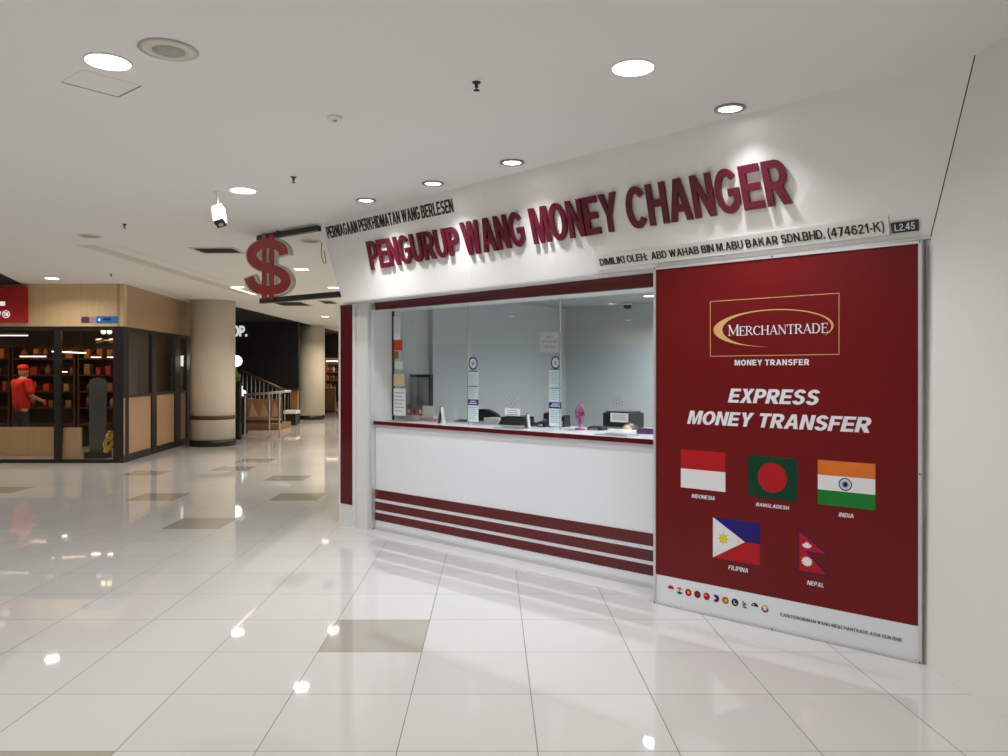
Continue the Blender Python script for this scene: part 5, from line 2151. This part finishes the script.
# translucent notice with three lines
q = gquad(539.5, 332, 561.0, 352.5)
k = thing('paper_notice', 'faint pale notice with three lines of print on the glass above the right emblem', 'notice', q[3])
M['notice'] = mat('thin notice paper', (0.40, 0.43, 0.43), 0.5)
b = B('notice')
flat(b, q, 0.0, 'notice')
part('sheet', b, k)
b = B('grey_text')
for x0, x1, y in ((546.5, 553.5, 336.8), (542.5, 558.5, 341.5), (545.0, 555.5, 346.8)):
    n_ = int((x1 - x0) / 2.3)
    for i in range(n_):
        xx = x0 + (x1 - x0) * i / n_
        flat(b, gquad(xx, y - 1.2, xx + 1.7, y + 1.2), 0.0008, 'grey_text', [sub(0, .3, 0, 1), sub(.3, 1, .8, 1), sub(.3, .8, .4, .6), sub(.7, 1, 0, .4)] if i % 2 else [sub(0, 1, 0, .22), sub(0, 1, .78, 1), sub(0, .3, .22, .78), sub(.7, 1, .22, .78)])
part('print_lines', b, k)
# stickers and leaflets by the left jamb
for (x0, y0, x1, y1, mt, lab, lines) in ((393.6, 316, 400.2, 339.5, 'paper', 'plain white sheet at the top left corner of the counter glass', 0), (393.6, 340, 402.2, 350.5, 'sticker_red', 'orange red sticker near the left edge of the counter glass', 0),
                                         (393.6, 351, 398.6, 358.5, 'sticker_brown', 'small brown picture sticker near the left edge of the glass', 0), (395.4, 361.5, 403.0, 369.5, 'sticker_green', 'pale green sticker near the left edge of the glass', 0),
                                         (393.6, 374, 404.5, 386, 'sticker_yellow', 'yellowish leaflet on the left edge of the counter glass', 0), (393.6, 388.5, 405.6, 415.6, 'paper', 'white notice with rows of print low on the left edge of the glass', 6)):
    q = gquad(x0, y0, x1, y1)
    k = thing('glass_notice', lab, 'notice', q[3], group='notices on the left edge of the glass')
    b = B(mt)
    flat(b, q, 0.0, mt)
    part('sheet', b, k)
    b = B('ink_blue')
    if lines:
        for i in range(lines):
            flat(b, gquad(x0 + 1, y0 + 4 + i * 3.6, x1 - 1.5 - (i % 2) * 2, y0 + 4.8 + i * 3.6), 0.0008, 'ink_blue')
        part('print_lines', b, k)
    else:
        b.bm.free()
# speaking holes and small cards on the glass
for cx, cyy, c0, lab in ((511, 402, (505, 408.5, 520.2, 415.8), 'white card on the glass under the left ring of speaking holes'), (618, 401.5, (610.4, 413.2, 628.2, 422.2), 'white card on the glass under the right ring of speaking holes')):
    q = gquad(*c0)
    k = thing('glass_card', lab, 'card', q[3])
    b = B('paper')
    flat(b, q, 0.0, 'paper')
    part('sheet', b, k)
    b = B('ink_blue')
    for i in range(3):
        flat(b, gquad(c0[0] + 2, c0[1] + 1.6 + 2 * i, c0[2] - 3 + i * .5, c0[1] + 2.3 + 2 * i), 0.0008, 'ink_blue')
    part('print_lines', b, k)
    k = thing('speaking_holes', 'ring of speaking holes drilled in the glass, ' + ('left' if cx < 560 else 'right') + ' of the two rings', 'speaking holes', kp(cx, cyy, GF))
    for ring_r, n_ in ((2.2, 5), (5.2, 10)):
        for i in range(n_):
            a = 2 * math.pi * i / n_
            c = kp(cx + ring_r * 0.85 * math.cos(a), cyy + ring_r * math.sin(a), GF)
            b = B('screen')
            b.lathe([(0.0065, 0), (0.0065, 0.002), (0, 0.002)], (0, 0, 0), 10, Matrix.Translation(c) @ KM @ Matrix.Rotation(math.pi / 2, 4, 'X'))
            part('hole', b, k)


def kput(px, py_bottom, q):
    """s of a photo column at depth q"""
    return ksz(px, py_bottom, q)[0]


def krect(px0, px1, q):
    return ksz(px0, 410, q)[0], ksz(px1, 410, q)[0]


# monitor behind the leaflets
q = 5.62
s0, s1 = krect(406.5, 431.0, q)
zt = ksz(418, 374.5, q)[1]
k = thing('monitor', 'black framed screen standing behind the left glass pane', 'monitor', kw((s0 + s1) / 2, q, WT))
b = B('screen')
b.kbox(s0 - 0.02, s1 + 0.02, q - 0.010, q + 0.02, 1.20, zt - 0.03)
part('screen', b, k)
for a_, c_ in (((s0, s0 - 0.0195), (1.18, zt)), ((s1 + 0.0195, s1), (1.18, zt)), ((s0 - 0.0195, s1 + 0.0195), (zt - 0.0295, zt)), ((s0 - 0.0195, s1 + 0.0195), (1.18, 1.1995))):
    b = B('black')
    b.kbox(a_[0], a_[1], q - 0.016, q + 0.03, c_[0], c_[1])
    part('bezel', b, k)
b = B('black')
b.kbox((s0 + s1) / 2 + 0.12, (s0 + s1) / 2 - 0.12, q - 0.06, q + 0.12, WT, WT + 0.012)
b.kbox((s0 + s1) / 2 + 0.03, (s0 + s1) / 2 - 0.03, q + 0.031, q + 0.055, WT + 0.012, 1.4)
part('stand', b, k)
# leaflet holder with red leaflets
q = 5.50
s0, s1 = krect(407.5, 424.5, q)
k = thing('leaflet_rack', 'rack of red leaflets standing at the foot of the black framed screen', 'leaflet rack', kw((s0 + s1) / 2, q, WT))
b = B('acrylic')
b.kbox(s0, s1, q - 0.03, q + 0.03, WT, WT + 0.05)
part('tray', b, k)
for i in range(3):
    w = (s0 - s1) / 3
    b = B('leaflet_red')
    b.kbox(s0 - w * i - 0.01, s0 - w * (i + 1) + 0.01, q - 0.018, q - 0.006, WT + 0.0505, WT + 0.16 - 0.02 * i)
    lf_ = part('leaflet', b, k)
    b = B('black' if i == 1 else 'paper')
    b.kbox(s0 - w * (i + .3), s0 - w * (i + .7), q - 0.0205, q - 0.0185, WT + 0.07, WT + 0.11)
    part('picture', b, lf_)
# white card beside, pink papers on the worktop
q = 5.46
s0, s1 = krect(422.5, 434.0, q)
b = B('paper')
b.kbox(s0, s1, q, q + 0.004, WT + 0.05, WT + 0.155)
b.kbox(s0 - 0.02, s1 + 0.02, q + 0.0045, q + 0.06, WT, WT + 0.052)
solo('name_card', b, 'pale card standing right of the red leaflets', 'card', kw((s0 + s1) / 2, q, WT))
q = 5.40
s0, s1 = krect(414, 436, q)
b = B('leaflet_pink')
b.kbox(s0, s1, q, q + 0.05, WT, WT + 0.012)
b.kbox(s0 - 0.08, s1 + 0.04, q + 0.008, q + 0.05, WT + 0.0125, WT + 0.028)
solo('leaflet_pile', b, 'pile of pink leaflets lying on the worktop left of the tent card', 'leaflets', kw((s0 + s1) / 2, q, WT))
# tent shaped holders
for px, q, lab in ((440.5, 5.25, 'clear tent card holder with dark edge on the left of the worktop'), (526.5, 5.42, 'small clear tent card holder beside the black cash machine')):
    s = kput(px, 415, q)
    k = thing('tent_card', lab, 'card holder', kw(s, q, WT))
    w = 0.085 if px < 500 else 0.05
    h_ = 0.17 if px < 500 else 0.13
    b = B('dark_slot')
    b.prism([kw(s + w / 2, q, WT), kw(s + w / 2 - 0.012, q, WT), kw(s - 0.006, q, WT + h_), kw(s + 0.006, q, WT + h_)], KM.to_3x3() @ Vector((0, 0.03, 0)))
    part('back_leaf', b, k)
    b = B('acrylic')
    b.prism([kw(s - w / 2, q, WT), kw(s - w / 2 + 0.012, q, WT), kw(s + 0.0045, q, WT + h_ - 0.01), kw(s - 0.0065, q, WT + h_ - 0.005)], KM.to_3x3() @ Vector((0, 0.03, 0)))
    part('front_leaf', b, k)
# office chair behind
q = 6.25
s0, s1 = krect(476, 500.5, q)
zt = ksz(488, 408, q)[1]
sm_ = (s0 + s1) / 2
k = thing('office_chair', 'black office chair with curved back behind the counter', 'chair', kw(sm_, q, 0))
ring = []
for i in range(13):
    f_ = i / 12
    ring.append((s0 + (s1 - s0) * f_, zt - 0.10 * max(0, f_ - 0.5) ** 1.5 * 2.2 - 0.02 * (1 - f_)))
rg = [kw(s, q, z) for s, z in ring] + [kw(s1 + 0.05, q, 0.62), kw(s0 - 0.05, q, 0.62)]
b = B('black')
b.prism(rg, KM.to_3x3() @ Vector((0, -0.06, 0)))
part('backrest', b, k, 0.01)
b = B('cloth_dark')
b.kbox(sm_ + 0.24, sm_ - 0.24, q + 0.01, q + 0.46, 0.46, 0.54)
part('seat', b, k, 0.02)
b = B('black')
b.lathe([(0.03, 0.06), (0.03, 0.455), (0, 0.455)], kw(sm_, q + 0.24, 0), 14)
part('gas_lift', b, k)
for i in range(5):
    a = 2 * math.pi * i / 5
    c = kw(sm_, q + 0.24, 0.07)
    b = B('black')
    b.tube([c, c + Vector((0.27 * math.cos(a), 0.27 * math.sin(a), -0.025))], 0.018, 8)
    b.ball(c + Vector((0.27 * math.cos(a), 0.27 * math.sin(a), -0.043)), 0.025, seg=10)
    part('base_leg', b, k)
# stack of white paper, cash machine, small bits
q = 5.55
s0, s1 = krect(484, 497.5, q)
k = thing('paper_stack', 'stack of white paper on the worktop left of the black cash machine', 'paper', kw((s0 + s1) / 2, q, WT))
for i in range(3):
    b = B('paper')
    b.kbox(s0 + 0.005 * i, s1 - 0.004 * i, q + 0.004 * i, q + 0.16, WT + 0.019 * i, WT + 0.019 * i + 0.0185)
    part('ream', b, k)
q = 5.60
s0, s1 = krect(500.5, 523.0, q)
k = thing('cash_machine', 'low black cash counting machine behind the left ring of holes', 'machine', kw((s0 + s1) / 2, q, WT))
zt = ksz(511, 416.5, q)[1]
b = B('black')
b.hexa([kw(s0, q - .04, WT), kw(s1, q - .04, WT), kw(s1, q + .16, WT), kw(s0, q + .16, WT), kw(s0, q, zt - .01), kw(s1, q, zt - .01), kw(s1, q + .16, zt), kw(s0, q + .16, zt)])
part('body', b, k, 0.008)
b = B('screen')
b.kbox(s0 - .05, s1 + .05, q + .03, q + .12, zt + 0.001, zt + 0.014)
part('hopper', b, k)
for (x0, x1, yt, q, lab, nm, cat) in ((539.0, 546.5, 420.8, 5.60, 'low dark telephone left of the right sticker column', 'telephone', 'telephone'), (560.8, 566, 415.5, 5.72, 'dark card reader just right of the right sticker column', 'card_reader', 'card reader'),
                                      (545.0, 549.6, 412.0, 5.78, 'slim black speaker box beside the right sticker column', 'desk_speaker', 'speaker'), (528.5, 533, 422.5, 5.60, 'tiny dark stapler right of the small tent card', 'stapler', 'stapler'),
                                      (456, 464, 419.8, 5.62, 'small dark gadget on the worktop left of the left sticker column', 'calculator', 'calculator'), (589, 603.0, 426.0, 5.60, 'flat black keyboard between pink fan and black printer', 'keyboard', 'keyboard')):
    s0, s1 = krect(x0, x1, q)
    zt = max(ksz((x0 + x1) / 2, yt, q)[1], WT + 0.02)
    k = thing(nm, lab, cat, kw((s0 + s1) / 2, q, WT))
    b = B('black')
    b.hexa([kw(s0, q - .03, WT), kw(s1, q - .03, WT), kw(s1, q + .07, WT), kw(s0, q + .07, WT), kw(s0, q - .02, zt - .012), kw(s1, q - .02, zt - .012), kw(s1, q + .06, zt), kw(s0, q + .06, zt)])
    part('body', b, k, 0.004)
    b = B('screen')
    b.kbox(s0 - (s0 - s1) * .25, s1 + (s0 - s1) * .25, q - 0.0405, q - 0.0305, WT + 0.004, WT + (zt - WT) * 0.5)
    part('front', b, k)
# pink desk fan
q = 5.55
fs = kput(580.5, 415, q)
zc_ = ksz(580, 416.5, q)[1]
k = thing('desk_fan', 'small magenta desk fan with wire cage on the worktop', 'fan', kw(fs, q, WT))
b = B('pink')
b.lathe([(0.05, 0), (0.05, 0.012), (0.012, 0.02), (0.010, 0.07), (0, 0.07)], kw(fs, q, WT), 18)
part('base', b, k)
fc_ = kw(fs, q - 0.005, zc_ + 0.02)
FX = Matrix.Translation(fc_) @ KM @ Matrix.Rotation(math.radians(-28), 4, 'Z') @ Matrix.Rotation(math.pi / 2, 4, 'X')
b = B('pink')
for rr in (0.085, 0.06, 0.035):
    b.tube([FX @ Vector((rr * math.cos(a), rr * math.sin(a), 0.02 if rr < .08 else 0.0)) for a in [2 * math.pi * i / 28 for i in range(28)]], 0.004, 6, closed=True)
for i in range(14):
    a = 2 * math.pi * i / 14
    b.tube([FX @ Vector((0.015 * math.cos(a), 0.015 * math.sin(a), 0.025)), FX @ Vector((0.085 * math.cos(a), 0.085 * math.sin(a), 0.0))], 0.003, 5)
part('cage', b, k)
for i in range(3):
    a = 2 * math.pi * i / 3 + 0.4
    b = B('purple')
    v = [FX @ Vector((r_ * math.cos(a + d_), r_ * math.sin(a + d_), h__)) for r_, d_, h__ in ((0.014, -.6, -.012), (0.07, -.5, -.016), (0.07, .45, 0.0), (0.014, .6, -.004))]
    b.prism(v, (FX.to_3x3() @ Vector((0, 0, -1))) * 0.002)
    part('blade', b, k)
b = B('purple')
b.lathe([(0.02, -0.035), (0.022, 0.0), (0.012, 0.012), (0, 0.012)], (0, 0, 0), 14, FX)
part('motor', b, k)
# printer on a cabinet behind the clerk's place
q = 6.30
s0, s1 = krect(603.0, 628.5, q)
zt = ksz(614, 413, q)[1]
k = thing('cash_printer', 'tall black printer behind the right ring of speaking holes', 'printer', kw((s0 + s1) / 2, q, 0.93))
b = B('black')
b.kbox(s0, s1, q, q + 0.26, 0.93, zt)
part('body', b, k, 0.012)
b = B('screen')
b.kbox(s0 - 0.05, s1 + 0.06, q - 0.012, q - 0.001, 1.03, 1.09)
part('slot', b, k)
b = B('black')
b.kbox(s0 - 0.02, s1 + 0.02, q + 0.02, q + 0.24, zt + 0.0005, zt + 0.014)
part('lid', b, k, 0.004)
k = thing('cabinet', 'plain cabinet carrying the black printer behind the counter', 'cabinet', kw((s0 + s1) / 2, q, 0))
b = B('alu_white')
b.kbox(s0 + 0.05, s1 - 0.05, q - 0.03, q + 0.35, 0.0, 0.9295)
part('body', b, k, 0.004)
b = B('steel')
b.kbox((s0 + s1) / 2 + 0.08, (s0 + s1) / 2 - 0.08, q - 0.045, q - 0.031, 0.78, 0.79)
part('handle', b, k)
q = 5.52
s0, s1 = krect(636.5, 652, q)
b = B('purple')
b.kbox(s0, s1, q, q + 0.18, WT, WT + 0.03)
b.kbox(s0 - 0.01, s1, q + 0.01, q + 0.17, WT + 0.0305, WT + 0.045)
solo('folder', b, 'flat purple folder on the worktop beside the red board', 'folder', kw((s0 + s1) / 2, q, WT), bevel=0.003)
# passing trays let into the worktop below the glass
for px, lab in ((404, 'shallow steel passing tray at the left end of the worktop'), (512, 'shallow steel passing tray under the left ring of holes'), (617, 'shallow steel passing tray under the right ring of holes')):
    s = kput(px, 425, 5.27)
    k = thing('passing_tray', lab, 'tray', kw(s, 5.25, WT), group='passing trays')
    b = B('tray')
    b.kbox(s + 0.15, s - 0.15, 5.19, 5.33, WT, WT + 0.004)
    part('plate', b, k)
    b = B('steel')
    b.kbox(s + 0.155, s - 0.155, 5.185, 5.1895, WT, WT + 0.008)
    b.kbox(s + 0.155, s - 0.155, 5.3305, 5.335, WT, WT + 0.008)
    part('lip', b, k)
# seated clerk: only the crown of the head shows above the worktop
q = 5.98
cs = kput(627.5, 430, q)
zt = ksz(627.5, 424.6, q)[1]
CX = Matrix.Translation(kw(cs, q, zt - 1.30)) @ KM @ Matrix.Rotation(math.radians(8), 4, 'Z')
pr2 = thing('person', 'clerk with brown hair seated behind the right end of the counter, only head top showing', 'person', kw(cs, q, 0))
V = [(0, .12, .60), (0, .10, .80), (0, .08, .95), (0, .06, 1.03), (0, .04, 1.12), (.16, .06, 1.0), (.22, -.02, .78), (.14, -.22, .74), (-.16, .06, 1.0), (-.22, -.02, .78), (-.14, -.22, .74),
     (.10, .02, .58), (.12, -.24, .58), (.12, -.22, .20), (-.10, .02, .58), (-.12, -.24, .58), (-.12, -.22, .20)]
Ed = [(0, 1), (1, 2), (2, 3), (3, 4), (3, 5), (5, 6), (6, 7), (3, 8), (8, 9), (9, 10), (0, 11), (11, 12), (12, 13), (0, 14), (14, 15), (15, 16)]
Rd = [(.14, .11), (.14, .10), (.14, .10), (.10, .08), (.05, .05), .055, .043, .032, .055, .043, .032, .08, .065, .045, .08, .065, .045]
me = skin_mesh('body', V, Ed, Rd, 'skin')
tmp = head_ball((0, 0.02, 1.185), 'skin').mesh('head')
bmh = bmesh.new()
bmh.from_mesh(me)
bmh.from_mesh(tmp)
bmh.to_mesh(me)
bmh.free()
me.transform(CX)
part('body', me, pr2)
Rs = [(.165, .13), (.16, .12), (.16, .12), (.115, .095), .075, .06, .075, .06]
part('blouse', place(skin_mesh('blouse', V[:4] + [V[5], V[6], V[8], V[9]], Es, Rs, 'cloth_grey'), CX), pr2)
b = B('hair')
prof = [(0.088, -0.06), (0.094, 0.0), (0.090, 0.05), (0.065, 0.095), (0.03, 0.115), (0.0, 0.119)]
b.lathe(prof, (0, 0.045, 1.19), 24, CX @ Matrix.Translation((0, 0, 0)))
part('hair', b, pr2, label='brown hair')
k = thing('stool', 'stool under the seated clerk behind the counter', 'stool', kw(cs, q + 0.1, 0))
b = B('cloth_dark')
b.lathe([(0.18, zt - 1.30 + 0.40), (0.19, zt - 1.30 + 0.43), (0.18, zt - 1.30 + 0.46), (0, zt - 1.30 + 0.465)], kw(cs, q + 0.1, 0), 24)
part('seat', b, k)
b = B('steel')
b.lathe([(0.2, 0), (0.2, 0.02), (0.025, 0.03), (0.025, zt - 1.30 + 0.3995), (0, zt - 1.30 + 0.3995)], kw(cs, q + 0.1, 0), 20)
part('pedestal', b, k)
